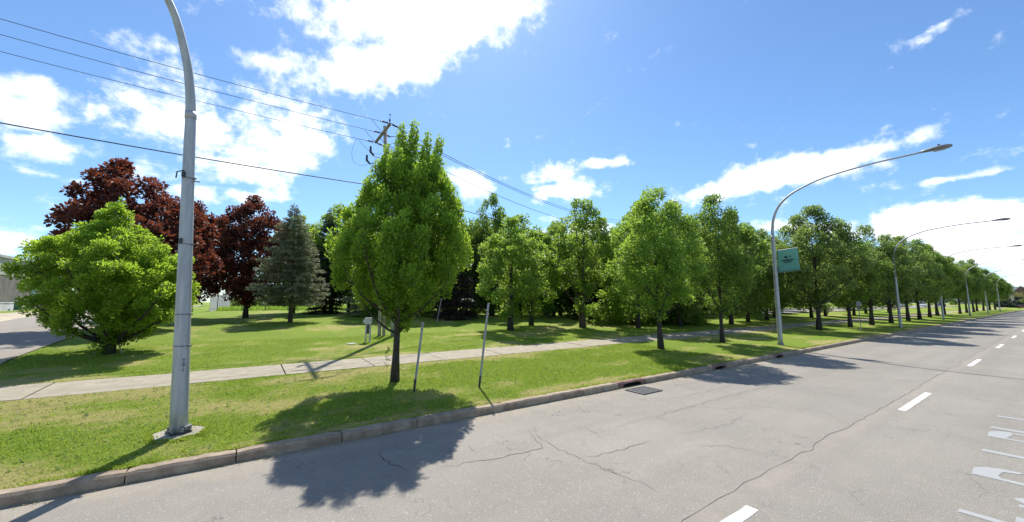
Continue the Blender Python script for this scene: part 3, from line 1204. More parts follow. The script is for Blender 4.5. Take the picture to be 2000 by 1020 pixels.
# grit, twigs and dead leaves washed against the kerb
ng = 5200
xg = rw.uniform(-4, 40, ng)
yg = 7.64 - np.abs(rw.normal(0, .13, ng)) * (.7 + .6 * np.sin(xg * 1.7))
PG = np.stack([xg, yg, np.full(ng, .006)], 1)
DG = norm(np.stack([rw.normal(0, 1, ng), rw.normal(0, 1, ng), np.full(ng, .08)], 1))
tag(link('gutter_litter', quad_mesh('gutter_litter', leaf_quads(PG, DG, rw, .022, .014, .3, 1.5), rw.uniform(0, 1, ng), 'dry_blade')), kind='stuff')

# ------------------------------------------------------------------ the flame-shaped tree by the kerb
RX, RY = rgt.x, rgt.y
prof = [(1.95, .35), (2.3, 1.0), (2.8, 1.62), (3.4, 1.92), (3.9, 1.92), (4.5, 1.72), (5.1, 1.46), (5.6, 1.25), (5.9, 1.12), (6.05, 1.0)]
spires = []
for off, top, r in ((-.02, 7.60, .18), (.36, 7.70, .175), (.78, 7.34, .16), (1.14, 7.24, .16), (-.46, 6.98, .17), (.19, 6.9, .14), (.58, 6.75, .15), (.97, 6.6, .15)):
    for k in range(9):
        zc = top - .14 - k * .19
        spires.append((RX * off * (1 - k * .03) + RY * 0, RY * off * (1 - k * .03), zc, r * (.62 + .14 * min(k, 3)), .17))
rngm = np.random.default_rng(1)
T1 = broadleaf(19, prof, 560, .165, 1.9, 150, 'leaf_bright', (.085, .048), .105, 1.15, 5.2, 30, 'bark_dark', extra=spires,
               lobes=.10, inner=.5, per_lobe=6, stretch=1.9, offset=(.30 * RX, .30 * RY), rise=.75, lr=.42, per_kw=dict(rise=.9, up=.3, tipbright=.8))
pear = place_tree('ornamental_pear_tree', (3.66, 11.10, zt(11.1)), T1, 'tall flame-shaped bright green tree on the verge beside the kerb, nearest the camera')
sk = MB()
rr = random.Random(3)
V, F = [], []
for i in range(26):
    p = Vector((-RX * rr.uniform(.1, .30), -RY * rr.uniform(.1, .3), rr.uniform(.42, .95)))
    d = Vector((rr.uniform(-1, .3), rr.uniform(-.5, .5), rr.uniform(-.2, .8))).normalized() * .08
    w = d.orthogonal().normalized() * .02
    k = len(V)
    V += [p, p + d * .5 + w, p + d, p + d * .5 - w]
    F.append((k, k + 1, k + 2, k + 3))
MB().add(V, F).build('trunk_shoots', 'leaf_mid', pear)['kind'] = 'stuff'
# ------------------------------------------------------------------ wide low tree on the left
prof = [(.45, .4), (.75, 1.1), (1.15, 1.7), (1.7, 2.15), (2.3, 2.5), (3.0, 2.5), (3.5, 2.35), (3.85, 1.8), (4.15, 1.1), (4.5, .9), (4.9, .6), (5.2, .3)]
spb = []
rb = random.Random(8)
for off, top_, r in ((0, 5.75, .16), (.35, 5.2, .18), (-.38, 5.15, .18), (.15, 5.35, .16), (-.2, 5.45, .16), (.6, 4.7, .2), (-.65, 4.65, .2), (1.55, 4.2, .2)):
    for k in range(5):
        spb.append((RX * (off - .12) + rb.uniform(-.08, .08), RY * (off - .12) + rb.uniform(-.2, .2), top_ - .12 - k * .22, r * (.6 + .25 * min(k, 2)), .2))
T2 = broadleaf(21, prof, 450, .25, .75, 190, 'leaf_bush', (.095, .05), .15, .35, 3.8, 34, 'bark_dark', lobes=.12, inner=.55, extra=spb,
               offset=(-.35 * RX, -.35 * RY), rise=.62, lr=.45, per_kw=dict(rise=.35, up=.35, tipbright=.55))
bush = place_tree('hornbeam_tree', (-3.9, 20.0, lawn_z(-3.9, 20)), T2, 'wide low bright green tree branching near the ground beside the side street')
for k, (ax, ay) in enumerate(((.32, -.1), (-.30, -.2))):
    MB().tube([(ax * 1.2, ay, -.05), (ax * .5, ay * .5, .55)], .022, 6).build('stake', 'pole_wood', bush)

# words for where a background tree stands, told by the nearest foreground landmark
LM = [((-3.9, 20), 'the wide low tree'), ((0.2, 38.6), 'the right-hand crimson maple'), ((2.87, 32.3), 'the grey-green spruce'), ((9.2, 36), 'the low blue spruce'),
      ((3.66, 11.1), 'the flame-shaped tree'), ((14.9, 29.8), 'the brownish spruce'), ((5.38, 9.3), 'the taller bare post'),
      ((14.54, 21.1), 'the light green lawn tree'), ((23, 27.2), 'the thin-stemmed young tree'), ((20.65, 20.5), 'the multi-stem tree'),
      ((16.47, 11.25), 'the first kerbside tree'), ((22.01, 11.15), 'the narrower kerbside tree'), ((24, 9.06), 'the banner lamp post'),
      ((37.7, 11.46), 'the broad forked kerbside tree'), ((39.63, 9.37), 'the small sign post'), ((50.5, 11.1), 'the flared-foot kerbside tree'),
      ((49.25, 8.87), 'the second curved lamp post'), ((65.1, 11), 'the kerbside tree after the second lamp'), ((74, 9.3), 'the third curved lamp post'), ((99, 9.4), 'the fourth curved lamp post')]


def where(x, y):
    a = math.atan2(y, x)
    b = min(LM, key=lambda q: abs(math.atan2(q[0][1], q[0][0]) - a))
    d = math.atan2(b[0][1], b[0][0]) - a
    return ('directly behind ' if abs(d) < .012 else ('right of ' if d > 0 else 'left of ')) + b[1]


TONE = ['mid green', 'light green', 'deep green', 'olive green', 'pale green']

# ------------------------------------------------------------------ crimson maples
prof = [(1.3, .6), (1.8, 1.9), (3.0, 2.9), (4.2, 3.45), (5.4, 3.55), (6.6, 3.2), (7.6, 2.6), (8.4, 1.9), (9.1, 1.1), (9.6, .4)]
MPL = [broadleaf(s, prof, 340, .42, .8, 75, 'leaf_crimson', (.21, .16), .2, 1.6, 7.0, 20, 'bark_dark', lobes=.08, inner=.5, per_lobe=6,
                 per_kw=dict(rise=.2, up=.5, tipbright=.8)) for s in (31, 36)]
MPL.append(broadleaf(35, prof, 340, .42, .8, 75, 'leaf_crimson', (.21, .16), .2, 1.6, 7.0, 20, 'bark_dark', lobes=.2, inner=.5, offset=(-2.4 * RX, -2.4 * RY), per_kw=dict(rise=.2, up=.5, tipbright=.8)))
place_tree('crimson_maple', (-4.2, 29.2, lawn_z(-4.2, 29.2)), MPL[2], 'largest dark crimson maple, standing behind the wide low green tree', 'crimson maples on the lawn', 0, (.98, .98, .96))
place_tree('crimson_maple', (-3.6, 40.5, lawn_z(-3.6, 40.5)), MPL[1], 'crimson maple with its trunk just right of the tall grey lamp post', 'crimson maples on the lawn', 1.4, (.82, .82, .96))
place_tree('crimson_maple', (0.2, 38.6, lawn_z(.2, 38.6)), MPL[0], 'crimson maple standing beside the blue spruce in front of the wire fence', 'crimson maples on the lawn', 2.7, (.92, .92, 1.02))

# ------------------------------------------------------------------ spruces
S1 = conifer(41, 8.5, 2.6, 1.25, 'needle_blue', .15, 26, .10, 1.7, (.17, .06), 'bark', .25)
place_tree('blue_spruce', (2.87, 32.3, lawn_z(2.87, 32.3)), S1, 'grey-green spruce with a bare leaning lower trunk on the lawn', None, .3, lean=(.02, -.03))
S2 = conifer(42, 11.0, 2.3, .3, 'needle_dark', .16, 34, .28, 1.3, (.19, .06))
place_tree('dark_spruce', (6.7, 42.5, lawn_z(6.7, 42.5)), S2, 'tall narrow dark spruce with a pointed top behind the grey-green spruce', None, 1.0, (1, 1, .95))
S3 = conifer(43, 6.0, 2.4, .1, 'needle_blue', .12, 20, .3, 1.3, (.18, .055))
place_tree('low_spruce', (9.2, 36.0, lawn_z(9.2, 36)), S3, 'blue spruce with skirts to the ground, showing low left of the flame-shaped tree')
S4 = conifer(44, 7.2, 2.2, .1, 'needle_purple', .12, 24, .3, 1.3, (.18, .055))
place_tree('shaded_spruce', (14.9, 29.8, lawn_z(14.9, 29.8)), S4, 'dark brownish spruce right behind the flame-shaped tree, boughs to the grass')
place_tree('low_spruce', (27.2, 24.6, lawn_z(27, 24.6)), S2, 'low dark spruce behind the pavement between the two nearest kerbside trees of the far row', None, 1.9, (1.3, 1.3, .42))
place_tree('low_spruce', (33.6, 20.6, lawn_z(33.6, 20.6)), S2, 'low dark spruce beside the pavement, left of the lamp post with the banner', None, .9, (1.2, 1.2, .42))

# ------------------------------------------------------------------ lawn trees, middle
pl = [(1.3, .5), (1.8, 1.4), (3.0, 1.95), (4.2, 2.1), (5.2, 1.9), (6.0, 1.5), (6.7, 1.0), (7.2, .4)]
L1 = broadleaf(51, pl, 190, .31, 1.0, 75, 'leaf_lime', (.15, .09), .16, 1.4, 5.4, 16, 'bark_dark', lobes=.28, per_kw=dict(rise=.3, up=.4, tipbright=.5))
place_tree('lime_green_tree', (14.54, 21.1, lawn_z(14.5, 21.1)), L1, 'light green tree with straight dark trunk, on the lawn right of the upright post', None, .5, (1.15, 1.15, .98))
place_tree('lime_green_tree', (17.9, 23.2, lawn_z(17.9, 23.2)), L1, 'light green tree close behind the straight-trunked one, crowns touching', None, 2.5, (1.05, 1.05, .94))
L2 = broadleaf(52, [(1.0, .3), (1.6, .9), (2.6, 1.3), (3.8, 1.45), (5.0, 1.2), (6.2, .8), (7.2, .3)], 120, .32, 1.0, 100, 'leaf_lime', (.17, .10), .08, .8, 5.4, 12, 'bark', lobes=.28)
place_tree('young_tree', (23.0, 27.2, lawn_z(23, 27)), L2, 'small thin-stemmed light green tree further back on the lawn', None, 0)
pm = [(1.2, .4), (2.0, 1.1), (3.5, 1.8), (5.0, 2.1), (6.4, 2.0), (7.6, 1.7), (8.6, 1.2), (9.3, .6)]
L3 = broadleaf(53, pm, 170, .36, .95, 70, 'leaf_lime', (.18, .11), .17, .5, 7.0, 14, 'bark', lobes=.35, inner=.4, lr=.6, bend=.15)
tr3 = place_tree('multi_stem_tree', (20.65, 20.5, lawn_z(20.6, 20.5)), L3, 'open light green tree with several pale stems rising from one base', None, 1.2, (1.05, 1.05, .98))
for (bx, by, tx_, ty_) in ((.18, -.1, .7, -.5), (-.16, .1, -.9, .3), (.05, .2, .4, .9)):
    MB().tube([(bx, by, -.05), (bx * 1.3, by * 1.3, 1.4), (bx + tx_ * .4, by + ty_ * .4, 3.0), (tx_, ty_, 5.2)], [.11, .08, .06, .02], 7).build('trunk', 'bark', tr3, True)

# ------------------------------------------------------------------ kerbside row
pv = [(1.95, .5), (2.3, 1.3), (2.9, 1.9), (3.6, 2.2), (4.6, 2.25), (5.4, 1.95), (6.2, 1.5), (6.9, 1.0), (7.4, .5)]
VT = [broadleaf(s, pv, 260, .31, 1.05, 105, m, (.12, .075), .12, 1.5, 5.6, 20, 'bark_dark', lobes=.3, per_kw=dict(rise=.4, up=.35, tipbright=.6))
      for s, m in ((61, 'leaf_lime'), (68, 'leaf_mid'), (63, 'leaf_olive'), (64, 'leaf_mid'), (65, 'leaf_olive'), (66, 'leaf_olive'))]
row = [(16.47, 11.25, 0, 1.08, 1.0, 'round bright green tree, first of the kerbside row right of the drain grate'),
       (22.01, 11.15, 1, .95, 1.07, 'narrower kerbside tree just left of the lamp post with the banner'),
       (37.7, 11.46, 2, 1.5, 1.27, 'broad olive green kerbside tree with a thick forked trunk just right of the banner'),
       (44.4, 11.2, 3, 1.3, 1.15, 'kerbside tree with olive crown right behind the small sign post'),
       (50.52, 11.1, 4, 1.45, 1.25, 'kerbside tree with flared trunk foot, between small sign post and second curved lamp post'),
       (56.2, 10.8, 5, 1.4, 1.2, 'kerbside tree standing directly left of the second curved lamp post'),
       (65.1, 11.0, 2, 1.5, 1.30, 'kerbside tree, first to the right of the second curved lamp post'),
       (72.0, 11.1, 3, 1.5, 1.34, 'kerbside tree, second to the right of the second curved lamp post'),
       (82.0, 11.6, 4, 1.55, 1.38, 'kerbside tree, third to the right of the second curved lamp post')]
for x, y, k, sr, sz, lab in row:
    place_tree('kerbside_tree', (x, y, zt(y)), VT[k], lab, 'trees in the kerbside row', rs.uniform(0, 6), (sr, sr * rs.uniform(.92, 1.05), sz), lean=(rs.uniform(-.03, .03), rs.uniform(-.03, .03)))
for x in (92, 101, 111, 121, 131, 142, 153, 165, 178):
    place_tree('kerbside_tree', (x, 11.8 + rs.uniform(-.4, .8), zt(12)), VT[2 + (x % 4)], 'distant kerbside tree near the end of the row, %s' % where(x, 11.8), 'trees in the kerbside row, far end', rs.uniform(0, 6), (1.65, 1.45, rs.uniform(1.3, 1.48)))

# ------------------------------------------------------------------ park trees and woodland behind
pw = [(1.0, .9), (1.8, 2.1), (3.2, 2.9), (5.0, 3.2), (6.8, 2.9), (8.2, 2.3), (9.2, 1.5), (10.0, .6)]
WT = [broadleaf(s, pw, 260, .50, .9, 62, m, (.22, .15), .17, 1.8, 7.2, 14, 'bark_dark', lobes=.3, per_kw=dict(rise=.3, up=.4, tipbright=.5))
      for s, m in ((71, 'leaf_lime'), (72, 'leaf_lime'), (73, 'leaf_mid'), (74, 'leaf_olive'), (75, 'leaf_lime'))]
pp = [(.0, 1.0), (.6, 1.4), (1.4, 1.4), (2.2, 1.0), (2.8, .4)]
SH = [broadleaf(s, pp, 50, .5, .8, 55, m, (.22, .14), .05, .1, 1.6, 10, 'bark_dark', lobes=.3) for s, m in ((81, 'leaf_lime'), (82, 'leaf_lime'))]
place_tree('tall_tree', (20.0, 32.5, lawn_z(20, 32.5)), WT[2], 'tall dark green tree with slim trunk, right of the flame-shaped tree', None, .2, (.72, .72, 1.16))
for x, y, sc_, lab in ((23.5, 32.5, (.8, .8, .82), 'light green wood-edge tree behind the thin-stemmed young tree'),
                       (29.0, 27.0, (.85, .85, .88), 'light green wood-edge tree filling the space right of the multi-stem tree'),
                       (26.5, 30.5, (.9, .9, .9), 'deep green wood-edge tree directly behind the multi-stem tree')):
    place_tree('woodland_tree', (x, y, lawn_z(x, y)), WT[1 if 'light' in lab else 2], lab, 'trees of the wood behind the lawn', x, sc_)
for x, y, k, sc_, lab in ((24.6, 21.6, 0, 1.0, 'dark shrub behind the first kerbside tree, beyond the pavement'), (27.0, 20.6, 1, .9, 'light shrub between the two nearest kerbside trees, beyond the pavement'),
                          (30.2, 20.4, 0, 1.1, 'dark shrub behind the narrower kerbside tree, beyond the pavement'), (31.8, 18.9, 0, .8, 'low shrub by the pavement just right of the narrower kerbside trunk'),
                          (36.5, 22.5, 1, 1.1, 'shrub behind the banner lamp post in the shade')):
    place_tree('undergrowth_shrub', (x, y, lawn_z(x, y)), SH[k], lab, 'shrubs beside the pavement', x, (sc_ * 1.3, sc_ * 1.3, sc_ * .8), 'shrub')
wood = []
for i in range(15):          # front edge of the wood
    x = 11 + i * 3.4 + rs.uniform(-.8, .8)
    wood.append((x, 36 - .2 * (x - 11) + rs.uniform(-1.5, 1.5), rs.uniform(.88, 1.08)))
for i in range(15):
    x = 8 + i * 4.6 + rs.uniform(-1, 1)
    wood.append((x, 45.5 - .1 * (x - 8) + rs.uniform(-2, 2), rs.uniform(1.0, 1.2)))
for i, (x, y, s) in enumerate(wood):
    place_tree('woodland_tree', (x, y, lawn_z(x, y)), WT[i % 5], '%s tree, %s rank of the wood, %s' % (TONE[i % 5], 'front' if i < 15 else 'back', where(x, y)), 'trees of the wood behind the lawn', rs.uniform(0, 6), (s * 1.1, s * 1.1, s))
for i in range(22):
    x = 9 + i * 2.2 + rs.uniform(-.6, .6)
    y = 34.5 - .15 * (x - 9) + rs.uniform(-1, 1)
    place_tree('undergrowth_shrub', (x, y, lawn_z(x, y)), SH[i % 2], '%s shrub at the foot of the wood, %s' % (TONE[i % 2], where(x, y)), 'shrubs along the edge of the wood', rs.uniform(0, 6), rs.uniform(.7, 1.15), 'shrub')
# pale young growth behind the spruces
place_tree('lime_green_tree', (4.3, 46, lawn_z(4, 46)), WT[1], 'yellow-green treetop showing between the crimson maple and the spruces', None, 1.0, (.85, .85, .98))
place_tree('lime_green_tree', (9.6, 45.5, lawn_z(9, 45)), WT[4], 'pale yellow-green tree showing right of the dark pointed spruce', None, 2.0, (.9, .9, 1.0))
park = [(24.5, 18.6, 0, .80, .92, 'tree behind the two nearest kerbside trees, crown filling the gap between them'),
        (29.0, 18.0, 3, .92, .97, 'tree rising behind the kerbside tree left of the banner'),
        (33.0, 22.5, 2, .95, 1.02, 'tree set back from the pavement directly behind the banner'),
        (36.5, 17.6, 3, .95, .98, 'olive tree on the park side of the pavement, behind the banner lamp post'),
        (42.0, 18.6, 0, .92, .95, 'park tree beyond the pavement, first right of the banner lamp post'),
        (47.5, 19.1, 3, .95, .95, 'park tree beyond the pavement, second right of the banner lamp post'),
        (53.1, 20.5, 0, .9, .95, 'park tree beyond the pavement, third right of the banner lamp post'),
        (59.0, 18.6, 3, .95, .98, 'park tree beyond the pavement, behind the thick forked trunk'),
        (67.0, 19.5, 2, .95, .98, 'park tree beyond the pavement, left of the small sign post'),
        (76.0, 18.6, 3, .98, .98, 'park tree beyond the pavement, right of the small sign post'),
        (86.0, 19.5, 0, .98, .98, 'park tree beyond the pavement, near the second curved lamp post'),
        (98.0, 19.0, 3, .98, .98, 'park tree beyond the pavement, right of the second curved lamp post')]
for x, y, k, sr, sz, lab in park:
    place_tree('park_tree', (x, y, lawn_z(x, y)), WT[k], lab, 'trees scattered in the park', rs.uniform(0, 6), (sr * 1.08, sr, sz), lean=(rs.uniform(-.03, .03), rs.uniform(-.03, .03)))
for i in range(12):
    x, y = 42 + i * 9 + rs.uniform(-2, 2), 31 + rs.uniform(-3, 8)
    place_tree('park_tree', (x, y, lawn_z(x, y)), WT[i % 5], '%s distant park tree, %s' % (TONE[i % 5], where(x, y)), 'far trees of the park', rs.uniform(0, 6), rs.uniform(.85, 1.05))
for i in range(16):
    x, y = 70 + i * 12 + rs.uniform(-3, 3), 48 + rs.uniform(-5, 5)
    place_tree('park_tree', (x, y, lawn_z(x, y)), WT[(i + 2) % 5], '%s far belt tree closing the park, %s' % (TONE[(i + 2) % 5], where(x, y)), 'belt of trees behind the park', rs.uniform(0, 6), rs.uniform(.8, 1.0))
for i in range(9):
    x, y = -1 + i * 1.9 - 8 * (i > 6), 72 + rs.uniform(-3, 3)
    place_tree('hedge_tree', (x, y, lawn_z(x, y)), SH[i % 2], 'low green bush beyond the wire fence', 'bushes beyond the wire fence', rs.uniform(0, 6), rs.uniform(.8, 1.1), 'bush')

# ------------------------------------------------------------------ street lamps
def lamp(x, y, arm_yaw, prof, lean=(0, 0), label='', detail=True, r0=.125):
    g = empty('street_lamp', (x, y, zt(y)), 0, label, 'street lamp', 'curved street lamps along the kerb')
    b = zt(y)
    dxa, dya = -math.sin(arm_yaw), -math.cos(arm_yaw)

    def P(a, z):
        s = z - .19
        return Vector((lean[0] * s + dxa * a, lean[1] * s + dya * a, z - b))
    # smooth the bend
    pr = [p for p in prof]
    fine = []
    for i in range(len(pr) - 1):
        p0 = pr[max(0, i - 1)]
        p1, p2 = pr[i], pr[i + 1]
        p3 = pr[min(len(pr) - 1, i + 2)]
        for k in range(5):
            t = k / 5
            f = lambda a0, a1, a2, a3: .5 * ((2 * a1) + (-a0 + a2) * t + (2 * a0 - 5 * a1 + 4 * a2 - a3) * t * t + (-a0 + 3 * a1 - 3 * a2 + a3) * t ** 3)
            fine.append((f(p0[0], p1[0], p2[0], p3[0]), f(p0[1], p1[1], p2[1], p3[1])))
    fine.append(pr[-1])
    zb = max(q[1] for q in pr if q[0] == 0)
    straight = [q for q in fine if q[1] <= zb and q[0] < .02]
    bent = [q for q in fine if not (q[1] <= zb and q[0] < .02)]
    n = 16 if detail else 8
    H = zb - b
    mb = MB()
    mb.tube([P(0, b - .05)] + [P(*q) for q in straight if q[1] > b], [r0] + [r0 - (r0 - .083) * (q[1] - b) / H for q in straight if q[1] > b], n)
    mb.build('pole', 'galvanised', g, True)
    m2 = MB()
    bent = [straight[-1]] + bent
    m2.tube([P(*q) for q in bent], [.082 - .045 * min(1, i / (len(bent) - 1) * 1.3) for i in range(len(bent))], n)
    m2.build('arm', 'galvanised', g, True)
    if detail:
        jc = straight[-1]
        MB().tube([P(jc[0], jc[1] - .07), P(jc[0], jc[1] + .07)], .090, n).build('collar', 'galvanised', g, True)
    # lamp head, a flat tapering shell with a lens underneath
    a0, z0 = pr[-1]
    hd = Vector((dxa, dya, 0))
    sd = Vector((-dya, dxa, 0))
    base = P(a0, z0)
    V, F = [], []
    secs = [(-.05, .04, .05, .05), (.1, .07, .07, .06), (.3, .13, .10, .07), (.55, .17, .11, .10), (.75, .15, .09, .09), (.88, .06, .04, .05)]
    for d, w, hu, hl in secs:
        c = base + hd * d
        for k in range(10):
            an = 2 * math.pi * k / 10
            V.append(c + sd * (w * math.cos(an)) + Vector((0, 0, (hu if math.sin(an) > 0 else hl) * math.sin(an) + .02)))
    for i in range(len(secs) - 1):
        for k in range(10):
            F.append((i * 10 + k, i * 10 + (k + 1) % 10, (i + 1) * 10 + (k + 1) % 10, (i + 1) * 10 + k))
    F.append(tuple(range(9, -1, -1)))
    F.append(tuple((len(secs) - 1) * 10 + k for k in range(10)))
    hdo = MB().add(V, F).build('lamp_head', 'weathered_steel', g, True)
    if detail:
        c = base + hd * .5
        MB().tube([c + Vector((0, 0, .12)), c + Vector((0, 0, .19))], .035, 8).build('photocell', 'dark_iron', g)
        MB().box(tuple(c + Vector((0, 0, -.07))), (.12, .34, .05), -arm_yaw).build('lens', 'plate_pale', g)
    return g, P


prof_std = [(0, .19), (0, 3), (0, 5.0), (0, 5.6), (0, 6.1), (.02, 6.6), (.12, 7.18), (.42, 7.8), (1.0, 8.3), (1.83, 8.65), (2.7, 8.85), (4.3, 9.0), (6.0, 9.02)]
prof1 = [(0, .19), (0, 3), (0, 4.8), (0, 5.5), (0, 6.0), (.03, 6.5), (.13, 7.1), (.4, 7.85), (.95, 8.45), (1.83, 8.9), (2.7, 9.1), (4.3, 9.25), (6.0, 9.27)]
g1, P1 = lamp(-.8, 9.14, R(48), prof1, (-.04, 0), 'thick galvanised lamp post in the foreground on a round concrete footing', True, .132)
b1 = zt(9.14)
# footing
V, F = [], []
n = 28
for k in range(n):
    a = 2 * math.pi * k / n
    r = .38 * (1 + .10 * math.sin(3 * a + 1) + .05 * math.sin(5 * a))
    V += [(r * math.cos(a), r * math.sin(a), -.05), (r * math.cos(a), r * math.sin(a), .012 + .015 * math.sin(a)), (r * .96 * math.cos(a), r * .96 * math.sin(a), .022 + .015 * math.sin(a))]
for k in range(n):
    j = (k + 1) % n
    F += [(3 * k, 3 * j, 3 * j + 1, 3 * k + 1), (3 * k + 1, 3 * j + 1, 3 * j + 2, 3 * k + 2)]
F.append(tuple(3 * k + 2 for k in range(n)))
MB().add(V, F).build('footing', 'footing_concrete', g1)
bp = MB()
bp.box((0, 0, .04), (.30, .30, .025), R(20))
bp.build('base_plate', 'dark_iron', g1)
for k in range(4):
    a = R(65 + 90 * k)
    MB().tube([(.17 * math.cos(a), .17 * math.sin(a), .03), (.17 * math.cos(a), .17 * math.sin(a), .12)], .016, 6).build('bolt', 'weathered_steel', g1)
bc = MB()
for k in range(9):
    a = R(-70 + 22 * k)
    bc.box((.15 * math.cos(a), .15 * math.sin(a), .09 + rs.uniform(-.01, .02)), (.05, .05, .06), a)
bc.build('base_cover', 'weathered_steel', g1)
for z, bk in ((1.72, 1), (2.28, 1), (3.55, 2), (4.78, 3)):
    c = P1(0, z)
    rr_ = .132 - (.132 - .083) * (z - b1) / 5.8 + .004
    MB().tube([c - Vector((0, 0, .012)), c + Vector((0, 0, .012))], rr_, 16).build('band', 'weathered_steel', g1)
    MB().box(tuple(c + rgt * (rr_ + .02)), (.05, .03, .03), HEAD - math.pi / 2).build('band_clip', 'weathered_steel', g1)
    if bk >= 2:
        front = -Vector((math.cos(HEAD), math.sin(HEAD), 0))
        q = c + front * (rr_ + .015)
        MB().box(tuple(q + Vector((0, 0, .05))), (.05, .03, .09), HEAD - math.pi / 2).build('bracket', 'dark_iron', g1)
        if bk == 3:
            MB().tube([tuple(q + Vector((0, 0, .12))), tuple(q - rgt * .12 + Vector((0, 0, .10))), tuple(q - rgt * .13 + Vector((0, 0, -.02)))], .012, 6).build('bracket', 'dark_iron', g1)
            MB().tube([tuple(c + rgt * .1 + Vector((0, 0, -.05))), tuple(c + rgt * .22 + Vector((0, 0, -.06)))], .012, 6).build('bracket', 'weathered_steel', g1)
# number strip, 2 9 1 one above the other
tow = Vector((-.8, 9.14, 0))
tow = (-tow).normalized()
tow = (tow + rgt * .40).normalized()
tz = math.atan2(tow.y, tow.x) + math.pi / 2
cz = 1.38
rp = .132 - .049 * (cz - b1) / 5.8


def text_mesh(ch, size):
    cu = bpy.data.curves.new('t', 'FONT')
    cu.body = ch
    cu.size = size
    cu.extrude = .0008
    cu.align_x = 'CENTER'
    cu.align_y = 'CENTER'
    cu.resolution_u = 3
    o = bpy.data.objects.new('t', cu)
    col.objects.link(o)
    dg = bpy.context.evaluated_depsgraph_get()
    me = bpy.data.meshes.new_from_object(o.evaluated_get(dg))
    bpy.data.objects.remove(o)
    return me


for k, ch in enumerate('291'):
    z = cz + .085 * (1 - k)
    c = P1(0, z) + tow * (rp + .002)
    pb = MB()
    pb.box((0, 0, 0), (.066, .003, .080))
    pb.build('number_plate', 'plate_pale', g1, loc=c, rot=(0, 0, tz))
    me = text_mesh(ch, .098)
    me.materials.clear()
    me.materials.append(MATS['plate_dark'])
    link('digit', me, g1, c + tow * .0035, (math.pi / 2, 0, tz))
hb = MB()
hb.box((0, 0, 0), (.012, .05, .26))
hb.build('side_cover', 'dark_iron', g1, loc=P1(0, .75) - rgt * .135, rot=(0, 0, HEAD - math.pi / 2))

lamp_labels = [(24.0, 9.06, 'curved lamp post carrying the teal banner'),
               (49.25, 8.87, 'second curved lamp post beyond the banner, in front of the kerbside trees'),
               (74, 9.3, 'third curved lamp post beyond the banner, its arm just above the trees'),
               (99, 9.4, 'fourth curved lamp post beyond the banner, small in the distance'),
               (124, 9.4, 'fifth curved lamp post beyond the banner, very small in the distance'),
               (149, 9.4, 'farthest visible curved lamp post down the avenue')]
for i, (x, y, lab) in enumerate(lamp_labels):
    g, P = lamp(x, y, 0, prof_std, (0, 0), lab, i == 0, .118)
    if i == 0:
        g2, P2 = g, P
        for z in (2.2, 3.9):
            c = P(0, z)
            MB().tube([c - Vector((0, 0, .012)), c + Vector((0, 0, .012))], .122, 12).build('band', 'weathered_steel', g)
        MB().tube([P(0, .19), P(0, .30)], .15, 12).build('base_cover', 'weathered_steel', g)

# teal banner on the second lamp
bn = empty('banner', (24.0, 9.06, 4.1), 0, 'teal banner with dark emblem and faded lettering hanging from the curved lamp post', 'banner')
bw, bh = .98, 1.22
V, F = [], []
for j in range(9):
    for i in range(9):
        u, v = i / 8, j / 8
        V.append((.02 * math.sin(v * 4 + u * 3), -(.14 + u * bw) - .03 * (1 - v) * u, v * bh + .05 * u))
for j in range(8):
    for i in range(8):
        a = j * 9 + i
        F.append((a, a + 1, a + 10, a + 9))
cl = MB().add(V, F).build('banner_cloth', 'banner_cloth', bn, True)
so = cl.modifiers.new('thick', 'SOLIDIFY')
so.thickness = .006
for z in (0.0, bh):
    MB().tube([(0, -.08, z), (0, -.16 - bw, z + .055)], .014, 6).build('banner_arm', 'galvanised' if z else 'weathered_steel', bn)
# emblem and the two blurred words as printed marks, a hair in front of the cloth
em = MB()


def mark(u0, u1, v0, v1, sk=0):
    y0, y1 = -(.14 + u0 * bw), -(.14 + u1 * bw)
    x = -.027
    em.add([(x, y0, v0 * bh + .05 * u0), (x, y1, v0 * bh + .05 * u1), (x, y1, v1 * bh + .05 * u1 + sk), (x, y0, v1 * bh + .05 * u0 + sk)], [(0, 1, 2, 3)])


for a in ((.36, .44, .62, .70), (.44, .50, .58, .66), (.40, .47, .66, .69), (.54, .58, .62, .64), (.60, .66, .64, .70)):
    mark(*a)
u = .22
while u < .80:
    w = rs.uniform(.02, .045)
    mark(u, u + w, .48, .54 + rs.uniform(0, .012))
    u += w + .014
u = .33
while u < .70:
    w = rs.uniform(.02, .04)
    mark(u, u + w, .405, .45 + rs.uniform(0, .01))
    u += w + .014
em.build('printed_marks', 'plate_dark', bn)

# ------------------------------------------------------------------ utility pole with crossarm and wires
ux, uy = 6.93, 21.41
uz = lawn_z(ux, uy)
up = empty('utility_pole', (ux, uy, uz), 0, 'tall grey utility pole with a slanted crossarm behind the flame-shaped tree', 'utility pole')
top = Vector((6.28 - ux, 22.3 - uy, 12.9 - uz))
UPt = lambda z: top * ((z - uz) / (12.9 - uz)) if z > uz else Vector((0, 0, -.05))
MB().tube([(0, 0, -.05), UPt(4), UPt(8), UPt(12.9)], [.16, .145, .125, .105], 12).build('pole', 'pole_grey', up, True)
ac = UPt(12.42)
arm = MB()
ex, ey = .02, 1.0
A0 = ac + Vector((-.12, -1.35, .08))
A1 = ac + Vector((-.16, 1.45, -.05))
arm.tube([A0, A1], .085, 4)
arm.build('crossarm', 'pole_wood', up)
for s in (-1, 1):
    br = MB()
    br.tube([ac + Vector((-.1, s * .7, 0)), UPt(11.75)], .02, 5)
    br.build('brace', 'pole_wood', up)


